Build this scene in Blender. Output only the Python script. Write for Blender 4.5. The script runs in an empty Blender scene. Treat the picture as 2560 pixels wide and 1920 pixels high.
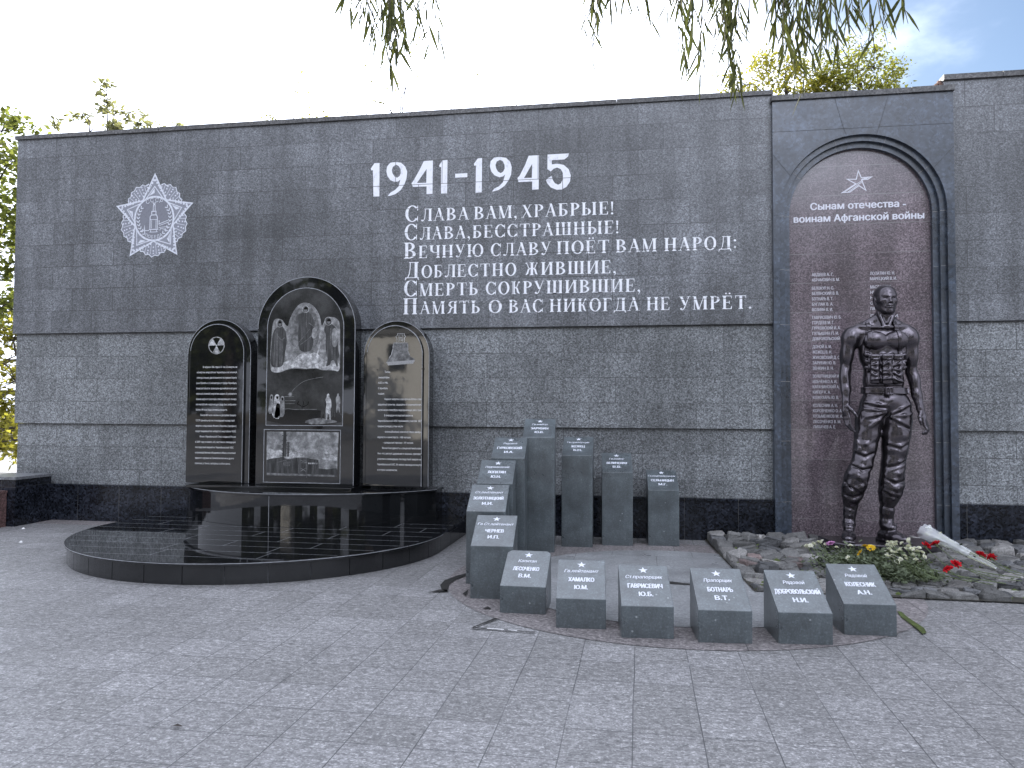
import bpy, bmesh, math, random
import numpy as np
from mathutils import Vector, Matrix

SC = bpy.context.scene
COL = SC.collection
R = math.radians

# ------------------------------------------------------------------ camera
cam = bpy.data.cameras.new("camera")
cam.sensor_fit = 'HORIZONTAL'
cam.sensor_width = 36.0
cam.lens = 36.0 * 1925.0 / 2560.0
cam.clip_start = 0.05
cam.clip_end = 3000
cam_o = bpy.data.objects.new("camera", cam)
COL.objects.link(cam_o)
_p, _y, _r = 0.03678, 0.16442, 0.00491
_f = Vector((-math.sin(_y) * math.cos(_p), math.cos(_y) * math.cos(_p), math.sin(_p)))
_x = Vector((math.cos(_y), math.sin(_y), 0))
_u = _x.cross(_f)
_xr = math.cos(_r) * _x + math.sin(_r) * _u
_ur = math.cos(_r) * _u - math.sin(_r) * _x
cam_o.matrix_world = Matrix(((_xr.x, _ur.x, -_f.x, 0), (_xr.y, _ur.y, -_f.y, 0), (_xr.z, _ur.z, -_f.z, 1.55), (0, 0, 0, 1)))
SC.camera = cam_o

# ------------------------------------------------------------------ light
SUN_DIR = Vector((-0.22, 0.86, 0.50)).normalized()      # towards the sun: low, behind the wall
SUN_EL = math.asin(SUN_DIR.z)
world = bpy.data.worlds.new("World")
SC.world = world
world.use_nodes = True
nt = world.node_tree
nt.nodes.clear()
def N(t, typ, **kw):
    n = t.nodes.new(typ)
    for k, v in kw.items():
        if k == 'inp':
            for kk, vv in v.items():
                n.inputs[kk].default_value = vv
        else:
            setattr(n, k, v)
    return n
out = N(nt, 'ShaderNodeOutputWorld')
bg = N(nt, 'ShaderNodeBackground', inp={'Strength': 0.12})
sky = N(nt, 'ShaderNodeTexSky', sky_type='NISHITA', sun_disc=False)
sky.sun_elevation = SUN_EL
sky.sun_rotation = math.atan2(SUN_DIR.x, SUN_DIR.y)
sky.air_density = 1.0
sky.dust_density = 1.2
sky.ozone_density = 2.2
tc = N(nt, 'ShaderNodeTexCoord')
nz = N(nt, 'ShaderNodeTexNoise', inp={'Scale': 2.6, 'Detail': 7.0, 'Roughness': 0.55})
mp = N(nt, 'ShaderNodeMapping', inp={'Scale': (1, 1, 1.9), 'Location': (0.35, 0.1, 0.55)})
nt.links.new(tc.outputs['Generated'], mp.inputs['Vector'])
nt.links.new(mp.outputs['Vector'], nz.inputs['Vector'])
# thin bright cloud everywhere but for one clear window high on the right
clr = Vector((0.40, 0.835, 0.39)).normalized()
dot = N(nt, 'ShaderNodeVectorMath', operation='DOT_PRODUCT')
dot.inputs[1].default_value = clr
nrm = N(nt, 'ShaderNodeVectorMath', operation='NORMALIZE')
nt.links.new(tc.outputs['Generated'], nrm.inputs[0]); nt.links.new(nrm.outputs['Vector'], dot.inputs[0])
cov = N(nt, 'ShaderNodeMath', operation='MULTIPLY_ADD', inp={1: -8.0, 2: 8.0})
nt.links.new(dot.outputs['Value'], cov.inputs[0])
add = N(nt, 'ShaderNodeMath', operation='ADD')
nt.links.new(cov.outputs[0], add.inputs[0])
nt.links.new(nz.outputs['Fac'], add.inputs[1])
cr = N(nt, 'ShaderNodeMapRange', interpolation_type='SMOOTHSTEP', inp={'From Min': 0.68, 'From Max': 1.02})
nt.links.new(add.outputs[0], cr.inputs['Value'])
dim = N(nt, 'ShaderNodeMix', data_type='RGBA', blend_type='MULTIPLY'); dim.inputs['Factor'].default_value = 1
dim.inputs['B'].default_value = (0.50, 0.57, 0.62, 1)
nt.links.new(sky.outputs['Color'], dim.inputs['A'])
mixc = N(nt, 'ShaderNodeMix', data_type='RGBA')
# the veil of cloud glows round the hidden sun
sd = N(nt, 'ShaderNodeVectorMath', operation='DOT_PRODUCT'); sd.inputs[1].default_value = SUN_DIR
nt.links.new(nrm.outputs['Vector'], sd.inputs[0])
mx0 = N(nt, 'ShaderNodeMath', operation='MAXIMUM', inp={1: 0.0}); nt.links.new(sd.outputs['Value'], mx0.inputs[0])
pw = N(nt, 'ShaderNodeMath', operation='POWER', inp={1: 5.0}); nt.links.new(mx0.outputs[0], pw.inputs[0])
gl = N(nt, 'ShaderNodeMath', operation='MULTIPLY_ADD', inp={1: 2.6, 2: 0.92}); nt.links.new(pw.outputs[0], gl.inputs[0])
# unseen bright lobe added opposite the sun to put highlights on the statue
s2 = N(nt, 'ShaderNodeVectorMath', operation='DOT_PRODUCT'); s2.inputs[1].default_value = Vector((0.15, -0.72, 0.68)).normalized()
nt.links.new(nrm.outputs['Vector'], s2.inputs[0])
m2 = N(nt, 'ShaderNodeMath', operation='MAXIMUM', inp={1: 0.0}); nt.links.new(s2.outputs['Value'], m2.inputs[0])
p2 = N(nt, 'ShaderNodeMath', operation='POWER', inp={1: 9.0}); nt.links.new(m2.outputs[0], p2.inputs[0])
nz2 = N(nt, 'ShaderNodeTexNoise', inp={'Scale': 3.5, 'Detail': 4.0}); nt.links.new(nrm.outputs['Vector'], nz2.inputs['Vector'])
r2 = N(nt, 'ShaderNodeMapRange', inp={'From Min': 0.42, 'From Max': 0.60, 'To Min': 0.2, 'To Max': 4.5}); nt.links.new(nz2.outputs['Fac'], r2.inputs['Value'])
g2 = N(nt, 'ShaderNodeMath', operation='MULTIPLY_ADD'); nt.links.new(p2.outputs[0], g2.inputs[0]); nt.links.new(r2.outputs['Result'], g2.inputs[1]); nt.links.new(gl.outputs[0], g2.inputs[2])
gl = g2
cc = N(nt, 'ShaderNodeVectorMath', operation='SCALE'); cc.inputs[0].default_value = (5.55, 5.95, 7.0); nt.links.new(gl.outputs[0], cc.inputs['Scale'])
nt.links.new(cc.outputs['Vector'], mixc.inputs['B'])
nt.links.new(cr.outputs['Result'], mixc.inputs['Factor'])
nt.links.new(dim.outputs['Result'], mixc.inputs['A'])
nt.links.new(mixc.outputs['Result'], bg.inputs['Color'])
nt.links.new(bg.outputs['Background'], out.inputs['Surface'])

sun = bpy.data.lights.new("sun", 'SUN')
sun.energy = 5.0
sun.angle = R(0.6)
sun.color = (1.0, 0.93, 0.82)
sun_o = bpy.data.objects.new("sun", sun)
COL.objects.link(sun_o)
sun_o.rotation_euler = SUN_DIR.to_track_quat('Z', 'Y').to_euler()

SC.view_settings.view_transform = 'Standard'
SC.view_settings.look = 'None'
SC.view_settings.exposure = 0.95
SC.view_settings.gamma = 1
SC.view_settings.use_curve_mapping = False
SC.cycles.max_bounces = 7
SC.cycles.transparent_max_bounces = 12
SC.cycles.caustics_reflective = False
SC.cycles.caustics_refractive = False
SC.cycles.use_denoising = True

# ------------------------------------------------------------------ helpers
class MB:
    """collects pieces of geometry that end up as ONE mesh object"""
    def __init__(s):
        s.v = []; s.f = []; s.mi = []
        s.cur = 0
    def add(s, vs, fs):
        b = len(s.v)
        s.v += [tuple(p) for p in vs]
        s.f += [tuple(i + b for i in f) for f in fs]
        s.mi += [s.cur] * len(fs)
    def box(s, x0, x1, y0, y1, z0, z1):
        s.add([(x0,y0,z0),(x1,y0,z0),(x1,y1,z0),(x0,y1,z0),(x0,y0,z1),(x1,y0,z1),(x1,y1,z1),(x0,y1,z1)],
              [(0,3,2,1),(4,5,6,7),(0,1,5,4),(1,2,6,5),(2,3,7,6),(3,0,4,7)])
    def prism(s, poly, z0, z1):
        n = len(poly)
        s.add([(x,y,z0) for x,y in poly] + [(x,y,z1) for x,y in poly],
              [tuple(range(n-1,-1,-1)), tuple(range(n,2*n))] + [(i,(i+1)%n,n+(i+1)%n,n+i) for i in range(n)])
    def slab(s, poly, y0, y1):
        """poly in XZ, counter-clockwise seen from -Y; front at y0"""
        n = len(poly)
        s.add([(x,y0,z) for x,z in poly] + [(x,y1,z) for x,z in poly],
              [tuple(range(n)), tuple(range(2*n-1,n-1,-1))] + [((i+1)%n,i,n+i,n+(i+1)%n) for i in range(n)])
    def flat(s, poly, y):
        s.add([(x,y,z) for x,z in poly], [tuple(range(len(poly)))])
    def tube(s, pts, rad, n=6, cap=True):
        pts = [Vector(p) for p in pts]
        if not hasattr(rad, '__len__'): rad = [rad]*len(pts)
        rings = []
        up = Vector((0.13,0.21,0.97))
        for i,p in enumerate(pts):
            d = (pts[min(i+1,len(pts)-1)] - pts[max(i-1,0)])
            if d.length < 1e-9: d = Vector((0,0,1))
            d.normalize()
            a = d.cross(up)
            if a.length < 0.05: a = d.cross(Vector((1,0,0)))
            a.normalize(); b = d.cross(a)
            rings.append([p + (a*math.cos(2*math.pi*k/n) + b*math.sin(2*math.pi*k/n))*rad[i] for k in range(n)])
        vs = [q for r in rings for q in r]
        fs = []
        for i in range(len(pts)-1):
            for k in range(n):
                fs.append((i*n+k, i*n+(k+1)%n, (i+1)*n+(k+1)%n, (i+1)*n+k))
        if cap:
            fs.append(tuple(range(n-1,-1,-1))); fs.append(tuple((len(pts)-1)*n+k for k in range(n)))
        s.add(vs, fs)
    def stroke(s, pts, w, y, closed=False):
        """ribbon in the XZ plane at depth y, mitred"""
        P = [Vector(p) for p in pts]; n = len(P)
        L = []; Rr = []
        for i in range(n):
            if closed: a, b = P[i-1], P[(i+1)%n]
            else: a, b = P[max(i-1,0)], P[min(i+1,n-1)]
            d1 = (P[i]-a).normalized() if (P[i]-a).length > 1e-9 else None
            d2 = (b-P[i]).normalized() if (b-P[i]).length > 1e-9 else None
            if d1 is None: d1 = d2
            if d2 is None: d2 = d1
            t = d1 + d2
            if t.length < 1e-6: t = d1.copy()
            t.normalize()
            nrm = Vector((-t.y, t.x))
            c = max(0.35, nrm.dot(Vector((-d1.y, d1.x))))
            L.append(P[i] + nrm*w*0.5/c); Rr.append(P[i] - nrm*w*0.5/c)
        m = n if closed else n-1
        vs = [(p.x,y,p.y) for p in L] + [(p.x,y,p.y) for p in Rr]
        s.add(vs, [(i, n+i, n+(i+1)%n, (i+1)%n) for i in range(m)])
    def dot(s, c, r, y, n=10):
        s.flat([(c[0]+r*math.cos(2*math.pi*k/n), c[1]+r*math.sin(2*math.pi*k/n)) for k in range(n)], y)
    def build(s, name, mat, parent=None, smooth=False, bevel=0, uv=None):
        me = bpy.data.meshes.new(name)
        me.from_pydata(s.v, [], s.f)
        mats = mat if isinstance(mat, (list,tuple)) else [mat]
        for m in mats: me.materials.append(m)
        if len(mats) > 1:
            me.polygons.foreach_set('material_index', s.mi)
        if bevel:
            bm = bmesh.new(); bm.from_mesh(me)
            es = [e for e in bm.edges if len(e.link_faces)==2 and e.calc_face_angle(0) > 0.4]
            bmesh.ops.bevel(bm, geom=es, offset=bevel, segments=2, affect='EDGES', profile=0.6)
            bm.to_mesh(me); bm.free()
        if smooth:
            me.polygons.foreach_set('use_smooth', [True]*len(me.polygons))
        me.update()
        o = bpy.data.objects.new(name, me)
        COL.objects.link(o)
        if parent: o.parent = parent
        return o

def tag(o, label=None, cat=None, group=None, kind=None):
    if label: o['label'] = label
    if cat: o['category'] = cat
    if group: o['group'] = group
    if kind: o['kind'] = kind
    return o
def thing(name, loc, label, cat, group=None, rz=0):
    o = bpy.data.objects.new(name, None)
    COL.objects.link(o)
    o.location = loc; o.rotation_euler = (0,0,rz)
    o.empty_display_size = 0.1
    o['label'] = label; o['category'] = cat
    if group: o['group'] = group
    return o
def at_origin(o, parent):
    """child modelled in world coordinates under a thing whose Empty sits elsewhere (no rotation)"""
    o.location = -Vector(parent.location)
    return o

# ------------------------------------------------------------------ materials
MATS = {}
def mat(name):
    m = bpy.data.materials.new(name)
    m.use_nodes = True
    t = m.node_tree
    b = t.nodes['Principled BSDF']
    MATS[name] = m
    return m, t, b
def L(t, a, b): t.links.new(a, b)
def coords(t, plane=None, obj=True):
    c = N(t, 'ShaderNodeTexCoord')
    o = c.outputs['Object']
    if plane == 'xz':
        s = N(t, 'ShaderNodeSeparateXYZ'); cb = N(t, 'ShaderNodeCombineXYZ')
        L(t, o, s.inputs[0]); L(t, s.outputs[0], cb.inputs[0]); L(t, s.outputs[2], cb.inputs[1]); L(t, s.outputs[1], cb.inputs[2])
        return o, cb.outputs[0]
    return o, o
def ramp(t, src, stops):
    r = N(t, 'ShaderNodeValToRGB')
    e = r.color_ramp.elements
    while len(e) < len(stops): e.new(0.5)
    for i,(p,c) in enumerate(stops):
        e[i].position = p
        e[i].color = (c,c,c,1) if not hasattr(c,'__len__') else (*c,1)
    L(t, src, r.inputs['Fac'])
    return r.outputs['Color']
def mul(t, a, b, fac=1.0, mode='MULTIPLY'):
    m = N(t, 'ShaderNodeMix', data_type='RGBA', blend_type=mode)
    m.inputs['Factor'].default_value = fac
    for s,i in ((a,'A'),(b,'B')):
        if hasattr(s, 'links') or hasattr(s,'is_linked'): L(t, s, m.inputs[i])
        else: m.inputs[i].default_value = (*s,1) if len(s)==3 else s
    return m.outputs['Result']
def noise(t, vec, scale, detail=4, rough=0.6, stretch=None):
    if stretch:
        mp = N(t, 'ShaderNodeMapping', inp={'Scale': stretch}); L(t, vec, mp.inputs['Vector']); vec = mp.outputs['Vector']
    n = N(t, 'ShaderNodeTexNoise', inp={'Scale': scale, 'Detail': detail, 'Roughness': rough}); L(t, vec, n.inputs['Vector'])
    return n.outputs['Fac']
def grains(t, vec, scale):
    v = N(t, 'ShaderNodeTexVoronoi', inp={'Scale': scale}); L(t, vec, v.inputs['Vector'])
    s = N(t, 'ShaderNodeSeparateColor'); L(t, v.outputs['Color'], s.inputs[0])
    return s.outputs[0]
def bump(t, b, src, strength=0.2, dist=0.004):
    n = N(t, 'ShaderNodeBump', inp={'Strength': strength, 'Distance': dist})
    L(t, src, n.inputs['Height']); L(t, n.outputs['Normal'], b.inputs['Normal'])

def granite(name, base, lo, hi, scale=75, rough=0.35, bricks=None, plane='xz', mortar=(0.05,0.05,0.055), msize=0.004,
            blotch=(0.72,1.2), streak=0.0, tint=0.12, bstr=0.12, spec=0.5, bscale=0.55, fine=True, tinted=None):
    m, t, b = mat(name)
    o, pv = coords(t, plane)
    g = ramp(t, grains(t, o, scale), [(0.0,lo),(0.45,(lo+hi)/2*0.97),(0.8,hi*0.92),(1.0,hi*1.25)])
    col = mul(t, (*base,1), g)
    if fine:
        col = mul(t, col, ramp(t, noise(t, o, scale*0.55, 3, 0.75), [(0.3,0.72),(0.7,1.28)]))
    col = mul(t, col, ramp(t, noise(t, o, bscale, 6, 0.62), [(0.32,blotch[0]),(0.68,blotch[1])]))
    if streak:
        col = mul(t, col, ramp(t, noise(t, o, 3.2, 4, 0.6, (1.6,1.6,0.13)), [(0.38,1-streak),(0.62,1+streak*0.6)]))
    if bricks:
        bw, bh, off, ox, oz = bricks
        mp = N(t, 'ShaderNodeMapping', inp={'Location': (ox,oz,0)}); L(t, pv, mp.inputs['Vector'])
        br = N(t, 'ShaderNodeTexBrick', offset=off, squash=1.0, inp={'Scale':1.0,'Mortar Size':msize,'Mortar Smooth':0.2,'Bias':0.0,'Brick Width':bw,'Row Height':bh,
               'Color1':(1-tint,)*3+(1,), 'Color2':(1+tint,)*3+(1,), 'Mortar':(1,1,1,1)})
        L(t, mp.outputs['Vector'], br.inputs['Vector'])
        col = mul(t, col, br.outputs['Color'])
        # the joint comes and goes
        vis = ramp(t, noise(t, o, 1.1, 3, 0.6), [(0.35,0.15),(0.6,1.0)])
        mm = N(t, 'ShaderNodeMath', operation='MULTIPLY'); L(t, br.outputs['Fac'], mm.inputs[0]); L(t, vis, mm.inputs[1])
        mx = N(t, 'ShaderNodeMix', data_type='RGBA'); L(t, mm.outputs[0], mx.inputs['Factor']); L(t, col, mx.inputs['A']); mx.inputs['B'].default_value = (*mortar,1)
        col = mx.outputs['Result']
    L(t, col, b.inputs['Base Color'])
    b.inputs['Specular IOR Level'].default_value = spec
    if hasattr(rough,'__len__'):
        rr = N(t, 'ShaderNodeMapRange', inp={'From Min':0.3,'From Max':0.7,'To Min':rough[0],'To Max':rough[1]})
        L(t, noise(t, o, 1.7, 5, 0.65), rr.inputs['Value']); L(t, rr.outputs['Result'], b.inputs['Roughness'])
    else:
        b.inputs['Roughness'].default_value = rough
    if bstr: bump(t, b, noise(t, o, scale, 3, 0.7), bstr, 0.003)
    return m

wall_g = granite('grey_granite', (0.100,0.105,0.114), 0.42, 1.62, 88, (0.30,0.50), (0.635,0.318,0.5,0.334,-0.096), blotch=(0.58,1.36), bscale=0.40, streak=0.22, tint=0.20, mortar=(0.028,0.028,0.03), msize=0.0045, spec=0.8)
wall_lo = granite('grey_granite_lower', (0.146,0.154,0.160), 0.38, 1.66, 78, (0.34,0.56), (0.66,0.318,0.5,0.30,-0.085), blotch=(0.70,1.26), streak=0.14, tint=0.16, mortar=(0.035,0.035,0.037), spec=0.7)
coping_g = granite('weathered_coping_granite', (0.10,0.098,0.098), 0.6, 1.3, 60, 0.5, None, blotch=(0.6,1.3))
black_g = granite('black_labradorite', (0.007,0.008,0.011), 0.40, 3.0, 44, (0.10,0.22), (0.64,0.9,0.0,0.10,0.38), mortar=(0.07,0.07,0.07), msize=0.004, blotch=(0.5,1.7), tint=0.15, bstr=0.0, bscale=4, spec=0.32)
niche_g = granite('dark_blue_granite', (0.036,0.047,0.066), 0.7, 1.5, 34, (0.22,0.42), None, blotch=(0.62,1.35), streak=0.14, bstr=0.0, bscale=2.5, spec=0.9)
niche_red = granite('polished_brown_granite', (0.140,0.113,0.126), 0.6, 1.5, 85, (0.10,0.22), (30,0.357,0.0,3,-0.287), mortar=(0.22,0.21,0.21), msize=0.0040, blotch=(0.8,1.2), streak=0.22, tint=0.16, bstr=0.0, spec=1.0)
red_g = granite('red_granite', (0.115,0.068,0.064), 0.5, 1.6, 70, 0.5, None)
def gabbro(name, rough):
    m, t, b = mat(name)
    o, _ = coords(t)
    L(t, ramp(t, noise(t, o, 120, 2, 0.6), [(0.3,(0.004,0.0045,0.005)),(0.75,(0.012,0.0125,0.014))]), b.inputs['Base Color'])
    b.inputs['Roughness'].default_value = rough
    b.inputs['Specular IOR Level'].default_value = 0.80
    bump(t, b, noise(t, o, 2.6, 3, 0.5), 0.035, 0.02)
    return m
gab = gabbro('polished_black_gabbro', 0.035)
gab_dusty = gabbro('honed_black_gabbro', 0.09)
stone_g = granite('grey_green_dolerite', (0.074,0.089,0.096), 0.86, 1.14, 110, (0.24,0.40), None, spec=1.0, blotch=(0.72,1.25), streak=0.16, bstr=0.05, bscale=3.0)
def paving():
    m, t, b = mat('flamed_granite_paving')
    o, _ = coords(t)
    col = mul(t, (0.202,0.199,0.200,1), ramp(t, noise(t, o, 24, 8, 0.80, (0.75,1.45,1)), [(0.34,0.50),(0.50,0.94),(0.62,1.50)]))
    col = mul(t, col, ramp(t, grains(t, o, 105), [(0,0.66),(0.8,1.15),(1,1.7)]))
    col = mul(t, col, ramp(t, noise(t, o, 0.45, 5, 0.6), [(0.32,0.86),(0.68,1.12)]))
    # trodden stains, drip marks and dark specks
    col = mul(t, col, ramp(t, noise(t, o, 2.3, 7, 0.7), [(0.28,0.66),(0.40,0.97),(0.62,1.0),(0.75,1.14)]))
    vo = N(t, 'ShaderNodeTexVoronoi', inp={'Scale': 3.1}); L(t, o, vo.inputs['Vector'])
    col = mul(t, col, ramp(t, vo.outputs['Distance'], [(0.035,0.55),(0.055,1.0)]))
    mp = N(t, 'ShaderNodeMapping', inp={'Location': (0.025,-0.002,0)})
    # slabs are not laid quite true
    wv = N(t, 'ShaderNodeTexNoise', inp={'Scale':0.9,'Detail':1.0}); L(t, o, wv.inputs['Vector'])
    wa = N(t, 'ShaderNodeVectorMath', operation='MULTIPLY_ADD'); wa.inputs[1].default_value = (0.02,0.02,0); L(t, wv.outputs['Color'], wa.inputs[0]); L(t, o, wa.inputs[2])
    L(t, wa.outputs['Vector'], mp.inputs['Vector'])
    br = N(t, 'ShaderNodeTexBrick', offset=0.0, inp={'Scale':1.0,'Mortar Size':0.0033,'Mortar Smooth':0.3,'Bias':0.0,'Brick Width':0.332,'Row Height':0.35,'Color1':(0.86,0.86,0.855,1),'Color2':(1.12,1.12,1.13,1),'Mortar':(1,1,1,1)})
    L(t, mp.outputs['Vector'], br.inputs['Vector'])
    col = mul(t, col, br.outputs['Color'])
    jc = ramp(t, noise(t, o, 1.6, 4, 0.65), [(0.30,(0.030,0.030,0.032)),(0.62,(0.06,0.06,0.063)),(0.76,(0.45,0.45,0.46))])
    vis = ramp(t, noise(t, o, 0.8, 3, 0.6), [(0.34,0.35),(0.52,1.0)])
    mm = N(t, 'ShaderNodeMath', operation='MULTIPLY'); L(t, br.outputs['Fac'], mm.inputs[0]); L(t, vis, mm.inputs[1])
    mx = N(t, 'ShaderNodeMix', data_type='RGBA'); L(t, mm.outputs[0], mx.inputs['Factor']); L(t, col, mx.inputs['A']); L(t, jc, mx.inputs['B'])
    L(t, mx.outputs['Result'], b.inputs['Base Color'])
    rr = N(t, 'ShaderNodeMapRange', inp={'From Min':0.35,'From Max':0.65,'To Min':0.48,'To Max':0.72}); L(t, noise(t, o, 9, 5, 0.7), rr.inputs['Value']); L(t, rr.outputs['Result'], b.inputs['Roughness'])
    bump(t, b, noise(t, o, 45, 5, 0.75), 0.45, 0.004)
    return m
pave = paving()
def chips(m):
    t = m.node_tree; b = t.nodes['Principled BSDF']; o = N(t, 'ShaderNodeTexCoord').outputs['Object']
    oi = N(t, 'ShaderNodeObjectInfo'); ad = N(t, 'ShaderNodeVectorMath', operation='ADD'); L(t, o, ad.inputs[0])
    sc = N(t, 'ShaderNodeVectorMath', operation='SCALE'); sc.inputs[0].default_value = (7.3,3.1,5.7); L(t, oi.outputs['Random'], sc.inputs['Scale']); L(t, sc.outputs['Vector'], ad.inputs[1])
    vo = N(t, 'ShaderNodeTexVoronoi', inp={'Scale': 8.5}); L(t, ad.outputs['Vector'], vo.inputs['Vector'])
    f = ramp(t, vo.outputs['Distance'], [(0.040,1.0),(0.075,0.0)])
    mx = N(t, 'ShaderNodeMix', data_type='RGBA'); L(t, f, mx.inputs['Factor']); L(t, b.inputs['Base Color'].links[0].from_socket, mx.inputs['A']); mx.inputs['B'].default_value = (0.26,0.28,0.29,1)
    col = mul(t, mx.outputs['Result'], ramp(t, noise(t, ad.outputs['Vector'], 5.5, 6, 0.7), [(0.32,0.72),(0.68,1.28)]))
    L(t, col, b.inputs['Base Color'])
chips(stone_g)
pave_ring = granite('pink_flamed_paving', (0.165,0.150,0.150), 0.62, 1.4, 62, 0.7, (0.9,1.4,0.35,0.2,0.1), plane=None, mortar=(0.05,0.05,0.05), msize=0.004, blotch=(0.75,1.2), bstr=0.35)
pave_in = granite('worn_smooth_paving', (0.25,0.255,0.262), 0.82, 1.2, 80, (0.22,0.5), (0.86,1.25,0.45,0.3,0.25), plane=None, mortar=(0.08,0.08,0.08), msize=0.005, blotch=(0.72,1.16), bstr=0.1, bscale=1.6, tint=0.1)

def plain(name, col, rough=0.6, metal=0.0, var=0.25, vscale=20, spec=0.5, trans=0):
    m, t, b = mat(name)
    o, _ = coords(t)
    L(t, mul(t, (*col,1), ramp(t, noise(t, o, vscale, 4, 0.65), [(0.3,1-var),(0.7,1+var)])), b.inputs['Base Color'])
    b.inputs['Roughness'].default_value = rough
    b.inputs['Metallic'].default_value = metal
    b.inputs['Specular IOR Level'].default_value = spec
    return m
def worn(name, col, under, amount=0.5, scale=26, rough=0.6, bricks=None):
    """worn paint or etching that lets the stone through"""
    m, t, b = mat(name)
    o, _ = coords(t)
    f = ramp(t, noise(t, o, scale, 5, 0.75), [(max(0,amount-0.22),0.0),(amount,1.0)])
    mx = N(t, 'ShaderNodeMix', data_type='RGBA'); L(t, f, mx.inputs['Factor'])
    mx.inputs['A'].default_value = (*under,1); mx.inputs['B'].default_value = (*col,1)
    col_ = mx.outputs['Result']
    if bricks:
        bw,bh,off,ox,oz = bricks
        _, pv = coords(t, 'xz')
        mp = N(t, 'ShaderNodeMapping', inp={'Location': (ox,oz,0)}); L(t, pv, mp.inputs['Vector'])
        br = N(t, 'ShaderNodeTexBrick', offset=off, inp={'Scale':1.0,'Mortar Size':0.004,'Mortar Smooth':0.2,'Brick Width':bw,'Row Height':bh}); L(t, mp.outputs['Vector'], br.inputs['Vector'])
        m2 = N(t, 'ShaderNodeMix', data_type='RGBA'); L(t, br.outputs['Fac'], m2.inputs['Factor']); L(t, col_, m2.inputs['A']); m2.inputs['B'].default_value = (0.12,0.12,0.13,1); col_ = m2.outputs['Result']
    L(t, col_, b.inputs['Base Color'])
    b.inputs['Roughness'].default_value = rough
    return m
paint = worn('white_wall_paint', (0.82,0.83,0.88), (0.44,0.45,0.50), 0.47, 11, bricks=(0.635,0.318,0.5,0.334,-0.096))
paint_poem = worn('white_lettering_paint', (0.84,0.85,0.89), (0.40,0.41,0.45), 0.48, 15, bricks=(0.635,0.318,0.5,0.334,-0.096))
chalk = worn('thin_white_engraving', (0.64,0.66,0.72), (0.26,0.27,0.31), 0.48, 34)
chalk_fill = worn('pale_abraded_granite', (0.25,0.26,0.30), (0.17,0.175,0.205), 0.52, 48)
def etching(name, lo, hi, scale, stretch=None, rough=0.55, detail=7):
    """tonal engraving: pricked dots and soft drawn shading"""
    m, t, b = mat(name)
    o, _ = coords(t)
    v = ramp(t, noise(t, o, scale, detail, 0.62, stretch), [(0.34,lo),(0.50,(lo+hi)*0.42),(0.66,hi)])
    L(t, mul(t, v, ramp(t, noise(t, o, 210, 2, 0.7), [(0.35,0.62),(0.65,1.35)])), b.inputs['Base Color'])
    b.inputs['Roughness'].default_value = rough
    return m
etch_w = etching('bright_etching', 0.16, 0.62, 22)
etch_m = etching('middle_etching', 0.05, 0.24, 16)
etch_d = etching('dim_etching', 0.012, 0.060, 3.0, rough=0.12)
etch_k = plain('unetched_gabbro', (0.012,0.012,0.013), 0.08, var=0.3, vscale=60)
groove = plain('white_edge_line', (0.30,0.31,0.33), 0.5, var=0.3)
grout = plain('pale_grout', (0.30,0.29,0.28), 0.8, var=0.4)
dark_gap = plain('dark_soil_gap', (0.012,0.011,0.010), 0.9, var=0.4)
letter_st = worn('worn_stencil_paint', (0.66,0.68,0.74), (0.20,0.22,0.25), 0.44, 60)
from mathutils.geometry import delaunay_2d_cdt
# ------------------------------------------------------------------ lettering
def text_mesh(body, size=1.0, bold=0.0, shear=0.0, sx=1.0, align='LEFT', spacing=1.0):
    """mesh of one line of text in its own XY plane, returned as (verts, faces)"""
    c = bpy.data.curves.new('lettering', 'FONT')
    c.body = body; c.size = size; c.offset = bold; c.shear = shear; c.space_character = spacing
    c.align_x = align
    c.resolution_u = 3
    c.fill_mode = 'NONE'
    o = bpy.data.objects.new('lettering', c)
    COL.objects.link(o)
    dg = bpy.context.evaluated_depsgraph_get()
    dg.update()
    me = bpy.data.meshes.new_from_object(o.evaluated_get(dg))
    if not len(me.vertices):
        bpy.data.objects.remove(o); bpy.data.curves.remove(c); bpy.data.meshes.remove(me)
        return [], []
    pv = [Vector((v.co.x*sx, v.co.y)) for v in me.vertices]
    pe = [tuple(q.vertices) for q in me.edges]
    V, _, F, _, _, _ = delaunay_2d_cdt(pv, pe, [], 0, 1e-6)
    # keep the triangles the directed outlines wind round (overlapping strokes merge, counters stay open)
    A = np.array([pv[i] for i,_ in pe]); Bq = np.array([pv[j] for _,j in pe])
    Vn = np.array([tuple(v) for v in V]); Fn = [f for f in F if len(f) == 3]
    cen = Vn[np.array(Fn)].mean(1)
    up = (A[None,:,1] <= cen[:,None,1]) & (Bq[None,:,1] > cen[:,None,1]); dn = (A[None,:,1] > cen[:,None,1]) & (Bq[None,:,1] <= cen[:,None,1])
    sd = (Bq[None,:,0]-A[None,:,0])*(cen[:,None,1]-A[None,:,1])-(cen[:,None,0]-A[None,:,0])*(Bq[None,:,1]-A[None,:,1])
    wn = (up & (sd > 0)).sum(1).astype(int)-(dn & (sd < 0)).sum(1)
    vs = [tuple(v) for v in Vn]
    fs = [tuple(f) if (Vn[f[1]][0]-Vn[f[0]][0])*(Vn[f[2]][1]-Vn[f[0]][1])-(Vn[f[2]][0]-Vn[f[0]][0])*(Vn[f[1]][1]-Vn[f[0]][1]) > 0 else tuple(f[::-1]) for f,w in zip(Fn,wn) if w]
    bpy.data.objects.remove(o); bpy.data.curves.remove(c); bpy.data.meshes.remove(me)
    return vs, fs
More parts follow.
